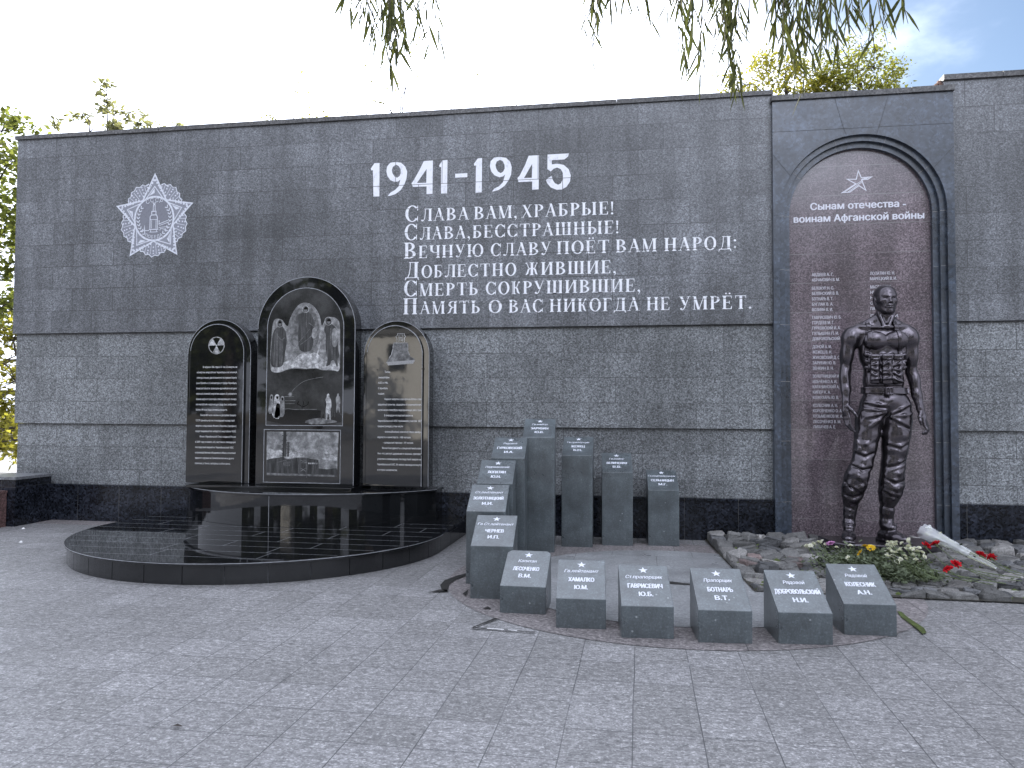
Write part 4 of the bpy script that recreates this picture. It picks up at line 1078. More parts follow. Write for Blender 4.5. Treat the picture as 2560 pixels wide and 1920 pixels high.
ST = [(1.590,5.779,4.5,.218,'Рядовой','КОЛЕСНИК','А.Н.','short sloped name stone at the right end of the front row',0,.58,.44),
 (1.098,5.482,5,.212,'Рядовой','ДОБРОВОЛЬСКИЙ','Н.И.','short sloped name stone with the longest name, second from the right in front',0,.86,.42),
 (0.568,5.412,4.5,.220,'Прапорщик','БОТНАРЬ','В.Т.','short sloped name stone in the front row, third from its right',0,.48,.56),
 (0.052,5.430,4.8,.220,'Ст.прапорщик','ГАВРИСЕВИЧ','Ю.Б.','short front-row name stone with a nick low on its left, fourth from the right',0,.68,.74),
 (-0.418,5.587,3.5,.213,'Гв.лейтенант','ХАМАЛКО','Ю.М.','short front-row name stone just right of the one with cut corners',0,.53,.72),
 (-0.890,5.916,0.5,.210,'Капитан','ЛЕСОЧЕНКО','В.М.','short sloped name stone with its two upper corners cut off',.03,.58,.42),
 (-1.214,6.330,3.8,.437,'Гв.Ст.лейтенант','ЧЕРНЕВ','И.П.','knee-high sloped name stone, lowest of the left-hand rising stones',0,.44,.88),
 (-1.370,6.852,4.6,.655,'Ст.лейтенант','ЗОЛОТНИЦКИЙ','И.И.','rising name stone second in height on the left, farthest out towards the black platform',0,.78,.74),
 (-1.410,7.484,4.6,.848,'Подполковник','ЛОПАТИН','Ю.Н.','rising name stone third in height on the left, behind two lower ones',0,.50,.70),
 (-1.370,8.011,4.0,1.068,'Рядовой','ГУРКОВСКИЙ','И.А.','second tallest name stone, just left of the tallest pillar',0,.74,.42),
 (-1.110,8.515,4.5,1.270,'Гв.майор','ЗАРУБИН','Ю.В.','tallest grey name pillar with sloped top, at the back of the ring',0,.55,.50),
 (-0.715,8.936,1.5,1.053,'Гв.прапорщик','ЖЕЖЕЦ','В.Н.','name pillar just right of the tallest one, close to the wall',0,.45,.76),
 (-0.258,9.117,3.7,.853,'Гв.майор','ВЕЛИЧЕНКО','В.В.','name pillar by the wall with a white scratch down its front',0,.66,.50),
 (0.275,9.198,3.1,.650,'Гв.подполковник','СЕЛЬНИЦЫН','М.Г.','lowest name pillar by the wall, nearest the soldier niche',0,.74,.92)]
for x,y,a,h,rk,nm,ini,lab,ch,nw,rw in ST:
    name_stone(x,y,a,h,rk,nm,ini,lab,ch,nw=nw,rw=rw)
# ------------------------------------------------------------------ bronze soldier, modelled as a distance field
class Field:
    def __init__(s, lo, hi, h):
        s.h = h; s.lo = np.array(lo, np.float32)
        s.n = [int(math.ceil((b-a)/h))+1 for a,b in zip(lo,hi)]
        s.ax = [np.float32(lo[i])+np.arange(s.n[i],dtype=np.float32)*np.float32(h) for i in range(3)]
        s.F = np.full(s.n, 1.0, np.float32)
    def sub(s, lo, hi):
        sl = []
        for i in range(3):
            a = max(0, int((lo[i]-s.lo[i])/s.h)-1); b = min(s.n[i], int((hi[i]-s.lo[i])/s.h)+3)
            if b <= a: return None
            sl.append(slice(a,b))
        return tuple(sl)
    def grid(s, sl):
        return np.meshgrid(s.ax[0][sl[0]], s.ax[1][sl[1]], s.ax[2][sl[2]], indexing='ij', sparse=True)
    def put(s, fn, lo, hi, k=0.02, op='add', m=0.05):
        pad = m+k
        sl = s.sub([a-pad for a in lo],[b+pad for b in hi])
        if sl is None: return
        d = fn(*s.grid(sl)).astype(np.float32)
        A = s.F[sl]
        if op == 'add':
            hh = np.maximum(k-np.abs(A-d),0)/max(k,1e-6)
            s.F[sl] = np.minimum(A,d)-hh*hh*k*0.25
        elif op == 'cut':
            d = -d
            hh = np.maximum(k-np.abs(A-d),0)/max(k,1e-6)
            s.F[sl] = np.maximum(A,d)+hh*hh*k*0.25
    def cone(s, a, b, ra, rb, k=0.02, op='add', sq=(1,1,1)):
        a = np.array(a,float); b = np.array(b,float); d = b-a; dd = max(1e-9,(d/np.array(sq)**1).dot(d))
        q = np.array(sq,float)
        aq, dq = a/q, d/q; dd = max(1e-9, dq.dot(dq))
        def fn(x,y,z):
            px,py,pz = x/q[0]-aq[0], y/q[1]-aq[1], z/q[2]-aq[2]
            t = np.clip((px*dq[0]+py*dq[1]+pz*dq[2])/dd,0,1)
            return (np.sqrt((px-t*dq[0])**2+(py-t*dq[1])**2+(pz-t*dq[2])**2)-(ra+(rb-ra)*t))*min(sq)
        r = max(ra,rb)*max(sq)
        s.put(fn, np.minimum(a,b)-r, np.maximum(a,b)+r, k, op)
    def path(s, pts, rs, k=0.02, op='add'):
        if not hasattr(rs,'__len__'): rs=[rs]*len(pts)
        for i in range(len(pts)-1): s.cone(pts[i],pts[i+1],rs[i],rs[i+1],k,op)
    def ell(s, c, r, k=0.02, op='add', rz=0.0, tilt=0.0):
        c = np.array(c,float); r = np.array(r,float); ca,sa = math.cos(rz),math.sin(rz); ct,st = math.cos(tilt),math.sin(tilt)
        def fn(x,y,z):
            X,Y,Z = x-c[0],y-c[1],z-c[2]
            X,Z = X*ct+Z*st, -X*st+Z*ct          # tilt in the front plane
            X,Y = X*ca+Y*sa, -X*sa+Y*ca
            k0 = np.sqrt((X/r[0])**2+(Y/r[1])**2+(Z/r[2])**2)
            k1 = np.sqrt((X/r[0]**2)**2+(Y/r[1]**2)**2+(Z/r[2]**2)**2)+1e-9
            return k0*(k0-1)/k1
        m = max(r); s.put(fn, c-m, c+m, k, op)
    def box(s, c, hsz, rad=0.01, k=0.01, op='add', rz=0.0, tilt=0.0):
        c = np.array(c,float); hsz = np.array(hsz,float); ca,sa = math.cos(rz),math.sin(rz); ct,st = math.cos(tilt),math.sin(tilt)
        def fn(x,y,z):
            X,Y,Z = x-c[0],y-c[1],z-c[2]
            X,Z = X*ct+Z*st, -X*st+Z*ct
            X,Y = X*ca+Y*sa, -X*sa+Y*ca
            qx,qy,qz = np.abs(X)-hsz[0]+rad, np.abs(Y)-hsz[1]+rad, np.abs(Z)-hsz[2]+rad
            return np.sqrt(np.maximum(qx,0)**2+np.maximum(qy,0)**2+np.maximum(qz,0)**2)+np.minimum(np.maximum(qx,np.maximum(qy,qz)),0)-rad
        m = math.sqrt(hsz.dot(hsz)); s.put(fn, c-m, c+m, k, op)
    def mesh(s, name, m, parent, loc):
        """naive surface nets"""
        F = s.F; n = F.shape
        ins = F < 0
        c = [ins[i:n[0]-1+i, j:n[1]-1+j, l:n[2]-1+l] for i in (0,1) for j in (0,1) for l in (0,1)]
        cnt = sum(q.astype(np.int8) for q in c)
        act = (cnt > 0) & (cnt < 8)
        idx = np.argwhere(act)
        vid = np.full(act.shape, -1, np.int64); vid[tuple(idx.T)] = np.arange(len(idx))
        corner = [(i,j,l) for i in (0,1) for j in (0,1) for l in (0,1)]
        vals = [F[idx[:,0]+a, idx[:,1]+b_, idx[:,2]+c_] for a,b_,c_ in corner]
        acc = np.zeros((len(idx),3)); num = np.zeros(len(idx))
        for p in range(8):
            for q in range(p+1,8):
                dv = [corner[q][t]-corner[p][t] for t in range(3)]
                if sum(abs(v) for v in dv) != 1: continue
                v0,v1 = vals[p],vals[q]; cr = (v0 < 0) != (v1 < 0)
                t = np.where(cr, v0/np.where(cr, v0-v1, 1), 0)
                for ax in range(3): acc[:,ax] += np.where(cr, corner[p][ax]+t*dv[ax], 0)
                num += cr
        V = s.lo + (idx + acc/num[:,None])*s.h
        faces = []
        for ax in range(3):
            o1,o2 = (ax+1)%3,(ax+2)%3
            a = np.take(ins, range(0,n[ax]-1), axis=ax); b_ = np.take(ins, range(1,n[ax]), axis=ax)
            for flip,msk in ((False, a & ~b_),(True, ~a & b_)):
                e = np.argwhere(msk)
                e = e[(e[:,o1] > 0)&(e[:,o2] > 0)&(e[:,o1] < n[o1]-1)&(e[:,o2] < n[o2]-1)]
                if not len(e): continue
                def cell(d1,d2):
                    q = e.copy(); q[:,o1] -= d1; q[:,o2] -= d2
                    return vid[tuple(q.T)]
                qd = np.stack([cell(1,1),cell(0,1),cell(0,0),cell(1,0)],1)
                if flip: qd = qd[:,::-1]
                faces.append(qd)
        Q = np.concatenate(faces); Q = Q[(Q >= 0).all(1)]
        me = bpy.data.meshes.new(name)
        me.vertices.add(len(V)); me.vertices.foreach_set('co', V.astype(np.float32).ravel())
        me.loops.add(len(Q)*4); me.loops.foreach_set('vertex_index', Q.astype(np.int32).ravel())
        me.polygons.add(len(Q)); me.polygons.foreach_set('loop_start', np.arange(len(Q),dtype=np.int32)*4)
        me.polygons.foreach_set('use_smooth', np.ones(len(Q),bool))
        me.update(calc_edges=True); me.validate()
        me.materials.append(m)
        o = bpy.data.objects.new(name, me); COL.objects.link(o); o.parent = parent
        return o

m, t, b = mat('dark_bronze'); bronze = m
o_, _ = coords(t)
L(t, ramp(t, noise(t, o_, 9, 5, 0.7), [(0.30,(0.082,0.073,0.080)),(0.55,(0.105,0.095,0.106)),(0.78,(0.130,0.120,0.136))]), b.inputs['Base Color'])
b.inputs['Metallic'].default_value = 0.9
rr = N(t, 'ShaderNodeMapRange', inp={'From Min':0.3,'From Max':0.7,'To Min':0.17,'To Max':0.27}); L(t, noise(t, o_, 14, 4, 0.6), rr.inputs['Value']); L(t, rr.outputs['Result'], b.inputs['Roughness'])
bump(t, b, noise(t, o_, 60, 4, 0.65), 0.12, 0.004)

SX, SY, SZ = 2.60, 8.92, 0.18
soldier = thing('soldier_statue', (SX,SY,SZ), 'larger than life dark bronze statue of a bare-chested soldier in trousers and laced boots', 'statue')
lo, hi = (-0.56,-0.36,-0.03), (0.56,0.30,2.84)
HH = 0.0085
B = Field(lo,hi,HH)
# torso
B.ell((.012,.02,2.02),(.232,.158,.27),.05)
B.ell((.017,.01,1.73),(.212,.138,.22),.06)
B.ell((.03,.02,1.52),(.225,.150,.16),.06)
B.cone((-.20,.03,2.245),(.215,.03,2.245),.098,.098,.06)
for sx,cx in ((-1,.0),(1,.0)):
    B.cone((.03+sx*.05,.045,2.42),(.0+sx*.235,.035,2.295),.052,.055,.05)       # trapezius
    B.cone((.015+sx*.035,-.100,2.305),(.0+sx*.25,-.030,2.325),.013,.016,.040)   # collar bone
    B.ell((.017+sx*.105,-.112,2.165),(.122,.062,.098),.018,tilt=sx*0.12)        # chest muscle
    B.ell((sx*.195+.012,.02,2.10),(.045,.10,.16),.04)                            # latissimus
for z in (2.0,1.93,1.865):
    for sx in (-1,1): B.ell((.017+sx*.165,-.085,z),(.055,.030,.022),.018,tilt=sx*0.35)    # ribs
for z in (1.99,1.91,1.83,1.75):
    for sx in (-1,1): B.ell((.02+sx*.043,-.135,z),(.043,.026,.036),.012)
B.cone((.017,-.20,2.26),(.017,-.178,2.08),.008,.010,.02,'cut')
B.cone((.035,.035,2.27),(.045,.012,2.50),.098,.086,.05)                          # neck
B.cone((-.035,-.045,2.47),(.010,-.092,2.315),.016,.012,.035)
B.cone((.125,-.045,2.46),(.045,-.092,2.315),.016,.012,.035)
B.ell((.03,-.128,2.300),(.022,.014,.018),.02,'cut')
# arms
B.ell((-.305,.015,2.205),(.098,.100,.125),.04); B.ell((.292,.015,2.20),(.092,.100,.125),.04)
def arm(sh, el, wr, s):
    sh,el,wr = map(np.array,(sh,el,wr))
    B.cone(sh, el, .076, .054, .04)
    mid = sh*.52+el*.48
    B.ell(mid+np.array([0.004*s,-.028,0]),(.060,.055,.125),.03)                  # biceps
    B.ell(sh*.45+el*.55+np.array([s*.018,.035,0]),(.055,.050,.13),.03)           # triceps
    B.cone(el, el*.35+wr*.65, .056, .047, .03)
    B.ell(el*.72+wr*.28+np.array([s*.020,-.005,0]),(.050,.055,.115),.03)
    B.cone(el*.4+wr*.6, wr, .052, .038, .03, sq=(1,.86,1))
    B.cone(el*.45+wr*.55+np.array([-.012*s,-.045,0]), wr+np.array([-.01*s,-.030,0]), .007,.006,.012)
arm((-.328,.02,2.19),(-.362,.035,1.86),(-.381,-.045,1.50),-1)
arm((.305,.02,2.19),(.312,.045,1.83),(.372,-.045,1.43),1)
def hand(wr, palm, kn, side, fingers, thumb):
    wr,palm,kn,side = map(np.array,(wr,palm,kn,side))
    B.cone(wr, palm, .036,.040,.02, sq=(1,.72,1)); 
    for f in range(4):
        off = side*(f-1.5)*.0235
        base = kn+off
        B.cone(palm+off*.55, base, .021,.0165,.012)
        pts = [base]+[np.array(p)+off*(1-.15*i) for i,p in enumerate(fingers[f])]
        B.path(pts, [.0160,.0148,.0135,.0115][:len(pts)], .006)
    B.path([np.array(p) for p in thumb], [.024,.019,.0165,.013][:len(thumb)], .012)
hand((-.381,-.045,1.50),(-.388,-.055,1.40),(-.380,-.065,1.325),(.62,-.62,.10),
     [[(-.362,-.085,1.255),(-.330,-.098,1.215),(-.300,-.100,1.195)],[(-.366,-.080,1.245),(-.335,-.092,1.200),(-.300,-.094,1.180)],[(-.372,-.075,1.245),(-.345,-.084,1.200),(-.312,-.085,1.178)],[(-.378,-.072,1.260),(-.356,-.078,1.222),(-.330,-.078,1.202)]],
     [(-.372,-.070,1.455),(-.338,-.100,1.415),(-.308,-.112,1.372),(-.286,-.114,1.335)])
hand((.372,-.045,1.43),(.392,-.055,1.335),(.415,-.062,1.262),(-.55,-.65,-.12),
     [[(.425,-.082,1.205),(.400,-.096,1.172),(.366,-.098,1.168)],[(.432,-.080,1.200),(.406,-.092,1.165),(.372,-.094,1.160)],[(.436,-.076,1.205),(.412,-.086,1.170),(.380,-.088,1.164)],[(.436,-.074,1.216),(.416,-.080,1.186),(.390,-.082,1.178)]],
     [(.366,-.070,1.385),(.345,-.098,1.345),(.348,-.112,1.300),(.356,-.114,1.262)])
# legs inside the clothes keep the figure one body
B.cone((-.11,.01,1.46),(-.26,-.035,.74),.105,.075,.05); B.cone((-.26,-.035,.74),(-.335,.03,.18),.07,.045,.04)
B.cone((.14,.01,1.46),(.09,-.005,.74),.105,.075,.05); B.cone((.09,-.005,.74),(.035,.03,.18),.07,.045,.04)
# head: local frame turned to the viewer's right
HC = np.array((.042,-.028,2.612)); HA = R(4); HS = 0.955
def hp(x,y,z): return (HC[0]+HS*(x*math.cos(HA)-y*math.sin(HA)), HC[1]+HS*(x*math.sin(HA)+y*math.cos(HA)), HC[2]+HS*z)
def hell(c,r,k=.02,op='add',tilt=0.0): B.ell(hp(*c), tuple(HS*q for q in r), k*HS, op, HA, tilt)
def hcone(a,b_,ra,rb,k=.012,op='add'): B.cone(hp(*a),hp(*b_),ra*HS,rb*HS,k,op)
hell((0,.035,.045),(.120,.148,.132),.02)
hell((0,-.025,-.035),(.098,.108,.125),.04)
hell((0,-.040,.060),(.092,.085,.085),.03)
for sx in (-1,1):
    hcone((sx*.082,.02,-.075),(sx*.022,-.092,-.138),.032,.026,.03)
    hell((sx*.064,-.082,-.022),(.034,.030,.024),.025)
hell((0,-.100,-.136),(.036,.028,.028),.02)
hell((0,-.112,-.083),(.040,.024,.036),.025)
for sx in (-1,1):
    hcone((sx*.012,-.126,.028),(sx*.062,-.108,.038),.013,.012,.015)              # brow
    hell((sx*.043,-.128,.006),(.024,.020,.013),.014,'cut')                        # socket
    hell((sx*.043,-.092,.003),(.020,.020,.013),.005)                             # eye
    B.path([hp(sx*.020,-.116,.006),hp(sx*.032,-.121,.018),hp(sx*.050,-.118,.018),hp(sx*.066,-.104,.006)], .0042, .007)
    B.path([hp(sx*.022,-.114,.000),hp(sx*.040,-.117,-.012),hp(sx*.062,-.105,-.004)], .0036, .007)
hcone((0,-.120,.022),(0,-.150,-.036),.013,.017,.012)
for sx in (-1,1): hell((sx*.019,-.134,-.044),(.013,.016,.011),.008)
B.path([hp(-.036,-.115,-.085),hp(-.014,-.133,-.074),hp(0,-.134,-.077),hp(.014,-.133,-.074),hp(.036,-.115,-.085)], .0090, .008)
B.path([hp(-.030,-.117,-.090),hp(0,-.134,-.096),hp(.030,-.117,-.090)], [.008,.0115,.008], .008)
B.path([hp(-.038,-.126,-.0855),hp(0,-.146,-.0850),hp(.038,-.126,-.0855)], .0045, .004,'cut')
hell((0,-.140,-.110),(.03,.012,.008),.012,'cut')
for sx in (-1,1):
    hell((sx*.120,.022,-.008),(.012,.034,.045),.012); hell((sx*.134,.012,-.004),(.010,.019,.026),.008,'cut')
    hell((sx*.118,.014,-.046),(.010,.012,.012),.01)
# cropped hair with a short fringe
def hair(x,y,z):
    X = (x-HC[0])/HS; Y = (y-HC[1])/HS; Z = (z-HC[2])/HS
    ca,sa = math.cos(HA),math.sin(HA); X,Y = X*ca+Y*sa, -X*sa+Y*ca
    r = np.array((.1212,.1495,.1332)); k0 = np.sqrt((X/r[0])**2+((Y-.035)/r[1])**2+((Z-.047)/r[2])**2)
    d = (k0-1)*.125
    d = d - .0016*np.sin(70*X+9*np.sin(30*Y))*np.sin(55*Y+20*Z)
    line = (.075 - Z) + 1.05*(np.maximum(Y+.02,0)*-1.0) - .02*np.sin(28*X)
    return np.maximum(d, line)*HS
B.put(hair, HC-.19, HC+.19, .004)
body_o = B.mesh('figure', bronze, soldier, None)

# trousers
T = Field((-.52,-.30,.30),(.42,.28,1.68),HH)
T.ell((.03,.01,1.50),(.235,.160,.17),.05)
T.cone((.02,.01,1.60),(.03,.01,1.50),.0,.0,.02)
def leg(pts, k=.05):
    for (x0,y0,z0,r0),(x1,y1,z1,r1) in zip(pts,pts[1:]): T.cone((x0,y0,z0),(x1,y1,z1),r0*.945,r1*.955,k,sq=(1,1.0,1))
T.ell((.018,.01,1.62),(.212,.145,.10),.03)
leg([(-.105,.01,1.45,.135),(-.14,.0,1.30,.138),(-.162,-.01,1.15,.128),(-.188,-.025,1.0,.118),(-.222,-.04,.84,.108),(-.275,-.045,.71,.118),(-.302,-.03,.60,.120),(-.318,.0,.50,.106),(-.327,.02,.41,.074),(-.330,.025,.375,.060)])
leg([(.165,.01,1.45,.140),(.155,.005,1.30,.146),(.140,.0,1.15,.140),(.122,-.005,1.0,.130),(.100,-.01,.84,.118),(.088,-.01,.70,.120),(.083,.0,.60,.122),(.070,.015,.51,.112),(.052,.02,.43,.080),(.048,.02,.395,.066)])
T.cone((.022,-.17,1.58),(.02,-.155,1.34),.004,.004,.01,'cut')                      # fly seam
for sx in (-1,1):
    T.cone((.03+sx*.16,-.145,1.57),(.03+sx*.225,-.06,1.44),.004,.004,.01,'cut')     # pocket edge
# drawn folds: (points, radius)
FOLDS = [([(-.20,-.10,1.50),(-.08,-.150,1.47),(.01,-.150,1.46)],.014),([(-.21,-.10,1.43),(-.09,-.150,1.41),(.0,-.150,1.42)],.013),([(-.20,-.13,1.34),(-.09,-.150,1.36),(.0,-.13,1.39)],.016),([(-.16,-.145,1.24),(-.07,-.135,1.31),(.0,-.12,1.37)],.015),
 ([(.25,-.10,1.48),(.15,-.15,1.42),(.06,-.14,1.38)],.013),([(.28,-.08,1.38),(.18,-.145,1.36),(.07,-.135,1.35)],.013),([(.24,-.10,1.24),(.13,-.145,1.29),(.05,-.13,1.34)],.013),
 ([(-.30,-.06,1.02),(-.21,-.145,1.05),(-.12,-.125,1.10)],.014),([(-.31,-.09,.98),(-.22,-.145,.94),(-.13,-.11,.98)],.013),([(-.29,-.11,1.10),(-.27,-.12,1.0),(-.30,-.09,.90)],.013),
 ([(-.33,-.10,.84),(-.25,-.145,.80),(-.16,-.10,.82)],.015),([(-.37,-.10,.74),(-.29,-.160,.70),(-.20,-.13,.62)],.016),([(-.40,-.06,.66),(-.33,-.145,.58),(-.27,-.14,.55)],.014),([(-.20,-.10,.66),(-.26,-.150,.60),(-.36,-.12,.54)],.014),([(-.41,-.05,.53),(-.34,-.110,.50),(-.24,-.09,.53)],.016),([(-.40,-.02,.47),(-.33,-.085,.44),(-.25,-.06,.47)],.013),
 ([(.21,-.05,.90),(.13,-.125,.86),(.03,-.10,.83)],.013),([(.20,-.07,.79),(.12,-.13,.74),(.0,-.09,.72)],.015),([(.01,-.10,.70),(.08,-.135,.66),(.19,-.07,.68)],.014),([(.19,-.06,.60),(.11,-.125,.57),(-.01,-.09,.60)],.015),([(-.02,-.07,.57),(.05,-.115,.52),(.15,-.07,.50)],.014),([(.16,-.03,.54),(.08,-.10,.47),(-.01,-.05,.49)],.013),([(.23,-.09,1.08),(.14,-.137,1.03),(.03,-.11,1.06)],.011)]
for pts,r in FOLDS: T.path([(x,y+.006,z) for x,y,z in pts], [r*.36,r*.62,r*.36], .034)
for pts,r in FOLDS[::2]:
    T.path([(x,y-.012,z-.032) for x,y,z in pts], [r*.3,r*.5,r*.3], .030,'cut')
def wr(x,y,z):                                     # fine crumple of the cloth
    return (np.sin(34*z+14*x+2.2*np.sin(11*x+9*z)+6*y)*np.sin(17*x-8*z+5*y+1.3)+.6*np.sin(61*z-23*x+8*y))*.5
sl = T.sub((-.52,-.30,.30),(.42,.28,1.58)); gx,gy,gz = T.grid(sl)
T.F[sl] -= (wr(gx,gy,gz)*(.0028+.0030*np.clip((.95-gz)/.3,0,1))).astype(np.float32)
tr_o = T.mesh('trousers', bronze, soldier, None)

# boots
def boot(shaft, heel, ball, toe, nm):
    lo_ = np.minimum(np.minimum(shaft[0][:3],heel),np.minimum(ball,toe))-.13; hi_ = np.maximum(np.maximum(shaft[0][:3],heel),np.maximum(ball,toe))+.13
    lo_[2] = -.03
    Q = Field(lo_,hi_,.007)
    for a,b_ in zip(shaft,shaft[1:]): Q.cone(a[:3],b_[:3],a[3],b_[3],.03)
    h,bl,to = map(np.array,(heel,ball,toe))
    an = np.array(shaft[-1][:3])
    Q.cone(an,(an+bl)/2+np.array((0,0,.03)),.062,.055,.04)
    Q.cone(h,(h+bl)/2,.062,.058,.04,sq=(1,1,.9)); Q.cone((h+bl)/2,bl,.060,.066,.04,sq=(1,1,.8)); Q.cone(bl,to,.066,.052,.03,sq=(1,1,.78))
    d = (to-h); d /= np.linalg.norm(d); s = np.array((d[1],-d[0],0))
    # sole and heel block
    ang = math.atan2(d[1],d[0])
    mid = (h+to)/2; ln_ = np.linalg.norm((to-h)[:2])/2+.055
    Q.box((mid[0],mid[1],.010),(ln_,.066,.013),.012,.004,rz=ang)
    Q.box((h[0]-d[0]*.0,h[1]-d[1]*.0,.020),(.050,.060,.022),.010,.004,rz=ang)
    # laces down the front
    top = np.array(shaft[0][:3]); 
    for i in range(9):
        f = i/8.0
        if f < .62: c = top*(1-f/.62)+an*(f/.62); fr_ = np.array((d[0],d[1],0))*(.066+.004*f)
        else: 
            g = (f-.62)/.38; c = an*(1-g)+((an+bl)/2+np.array((0,0,.03)))*g; fr_ = np.array((d[0],d[1],0))*.060+np.array((0,0,.045*g))
        p = c+fr_
        Q.path([p+s*.036+np.array((-d[0]*.02,-d[1]*.02,.006)),p+np.array((0,0,-.003)),p-s*.036+np.array((-d[0]*.02,-d[1]*.02,.006))],.0065,.006)
    for sg in (-1,1):
        Q.path([top+np.array((d[0],d[1],0))*.052+s*.040*sg, an+np.array((d[0],d[1],0))*.052+s*.040*sg],.006,.010)
    def crease(x,y,z): return np.sin(95*z+30*x+20*y)*.5
    sl = Q.sub(tuple(lo_),tuple(hi_)); gx,gy,gz = Q.grid(sl)
    Q.F[sl] -= (crease(gx,gy,gz)*.0022*np.clip((gz-.12)/.06,0,1)).astype(np.float32)
    return Q.mesh('boot', bronze, soldier, None)
boot([(-.330,.025,.44,.067),(-.337,.030,.30,.064),(-.345,.035,.16,.060)],(-.343,.055,.060),(-.385,-.110,.052),(-.410,-.190,.040),'l')
boot([(.048,.020,.46,.073),(.042,.026,.32,.070),(.036,.034,.18,.064)],(.010,.055,.062),(.105,-.095,.056),(.155,-.170,.044),'r')

# belt, buckle and chest rig lie on the body's own distance field
def shell(name, cut, grow, box_lo, box_hi, h=.0075, extra=None):
    S_ = Field(box_lo, box_hi, h)
    G = np.meshgrid(*S_.ax, indexing='ij')
    f = [np.clip((G[i]-lo[i])/HH, 0, B.n[i]-1.001) for i in range(3)]
    i0 = [q.astype(int) for q in f]; w = [q-i for q,i in zip(f,i0)]
    val = 0
    for a in (0,1):
        for b_ in (0,1):
            for c_ in (0,1):
                val = val + (w[0] if a else 1-w[0])*(w[1] if b_ else 1-w[1])*(w[2] if c_ else 1-w[2])*B.F[i0[0]+a,i0[1]+b_,i0[2]+c_]
    S_.F = np.maximum(val-grow, cut(*G)).astype(np.float32)
    if extra: extra(S_)
    return S_
Bt = shell('belt', lambda x,y,z: np.maximum(np.abs(z-1.624+.02*(x))-.036, np.abs(x-.022)-.242), .030, (-.30,-.24,1.55),(.32,.24,1.70))
belt = Bt.mesh('belt', bronze, soldier, None)
K = Field((-.07,-.26,1.54),(.11,-.10,1.70),.005)
K.box((.020,-.192,1.616),(.041,.013,.043),.012); K.box((.020,-.205,1.616),(.026,.012,.028),.008,.004,'cut'); K.box((.020,-.200,1.616),(.004,.008,.03),.003,.002)
K.mesh('buckle', bronze, belt, None)
def rig_extra(S_):
    for cx,w_,hh_,yy in ((-.112,.046,.150,-.150),(.005,.050,.158,-.174),(.118,.046,.150,-.152)):
        S_.box((cx,yy,1.845),(w_,.026,hh_),.018,.012)
        S_.box((cx,yy-.024,1.980),(w_+.004,.018,.028),.010,.004)
        S_.cone((cx-.02,yy-.05,1.955),(cx+.02,yy-.05,1.955),.006,.006,.004)
        for q in range(4):
            rr_ = random.Random(int(cx*1000)+q)
            z_ = 1.74+q*.055; S_.path([(cx-w_*.9,yy-.026,z_+rr_.uniform(-.02,.02)),(cx,yy-.040,z_+rr_.uniform(-.02,.02)),(cx+w_*.9,yy-.026,z_+rr_.uniform(-.03,.03))],.009,.018)
        S_.path([(cx+w_*.5,yy-.030,1.95),(cx+w_*.3,yy-.040,1.85),(cx+w_*.6,yy-.034,1.75)],.009,.018)
    for x_ in (-.053,.063): S_.cone((x_,-.215,1.96),(x_,-.215,1.70),.006,.006,.008,'cut')
    S_.ell((.186,-.125,1.905),(.022,.020,.030),.012); S_.ell((.183,-.125,1.865),(.020,.018,.026),.01)
Rg = shell('rig', lambda x,y,z: np.maximum(np.maximum(np.abs(z-1.845)-.172, np.abs(x-.006)-.176), y+.04), .016, (-.21,-.27,1.64),(.24,.0,2.05), extra=rig_extra)
Rg.mesh('chest_rig', bronze, soldier, None)
def strapf(p, q):
    (x0,z0),(x1,z1) = p,q
    dx,dz = x1-x0,z1-z0; l2 = dx*dx+dz*dz
    def f(x,y,z):
        t_ = np.clip(((x-x0)*dx+(z-z0)*dz)/l2,0,1)
        return np.maximum(np.hypot(x-x0-t_*dx, z-z0-t_*dz)-.024, y-.10)
    return f
for p,q in (((-.178,2.02),(-.145,2.36)),((.160,2.02),(.125,2.36))):
    xs = sorted((p[0],q[0]))
    shell('strap', strapf(p,q), .013, (xs[0]-.06,-.24,1.96),(xs[1]+.06,.16,2.42)).mesh('shoulder_strap', bronze, soldier, None)
# cast plate under the boots
b = MB()
rp = random.Random(5)
ol = [(-.62,.30),(-.60,.05),(-.56,-.16),(-.40,-.27),(-.15,-.25),(.05,-.28),(.28,-.24),(.48,-.16),(.60,.0),(.62,.30)]
b.prism([(x+rp.uniform(-.02,.02),y+rp.uniform(-.02,.02)) for x,y in ol], -.13, -.002)
b.build('cast_plate', bronze, soldier, bevel=.015)
# ------------------------------------------------------------------ mossy bed of fieldstones in front of the niche
soil = plain('damp_bed_soil', (0.035,0.032,0.024), 0.95, var=0.5, vscale=14)
sheet([(BED_L(BED_F)-0.01,BED_F),(5.2,BED_F-0.03),(5.2,9.70),(BED_L(9.70)-0.01,9.70)], 0.014, 'bed_soil', soil)
def rock_mat(name, base, var=0.35):
    m, t, b = mat(name)
    o, _ = coords(t)
    oi = N(t, 'ShaderNodeObjectInfo')
    tint = ramp(t, oi.outputs['Random'], [(0.0,0.62),(0.5,1.0),(1.0,1.45)])
    col = mul(t, mul(t, (*base,1), tint), ramp(t, noise(t, o, 22, 6, 0.72), [(0.3,1-var),(0.7,1+var)]))
    col = mul(t, col, ramp(t, noise(t, o, 90, 3, 0.7), [(0.35,0.75),(0.65,1.2)]))
    L(t, col, b.inputs['Base Color']); b.inputs['Roughness'].default_value = 0.72
    bump(t, b, noise(t, o, 38, 5, 0.7), 0.5, 0.008)
    return m
rock_grey = rock_mat('grey_fieldstone', (0.128,0.126,0.122)); rock_pale = rock_mat('pale_fieldstone', (0.205,0.198,0.19)); rock_red = rock_mat('reddish_fieldstone', (0.17,0.130,0.123)); rock_dark = rock_mat('dark_fieldstone', (0.086,0.087,0.090))
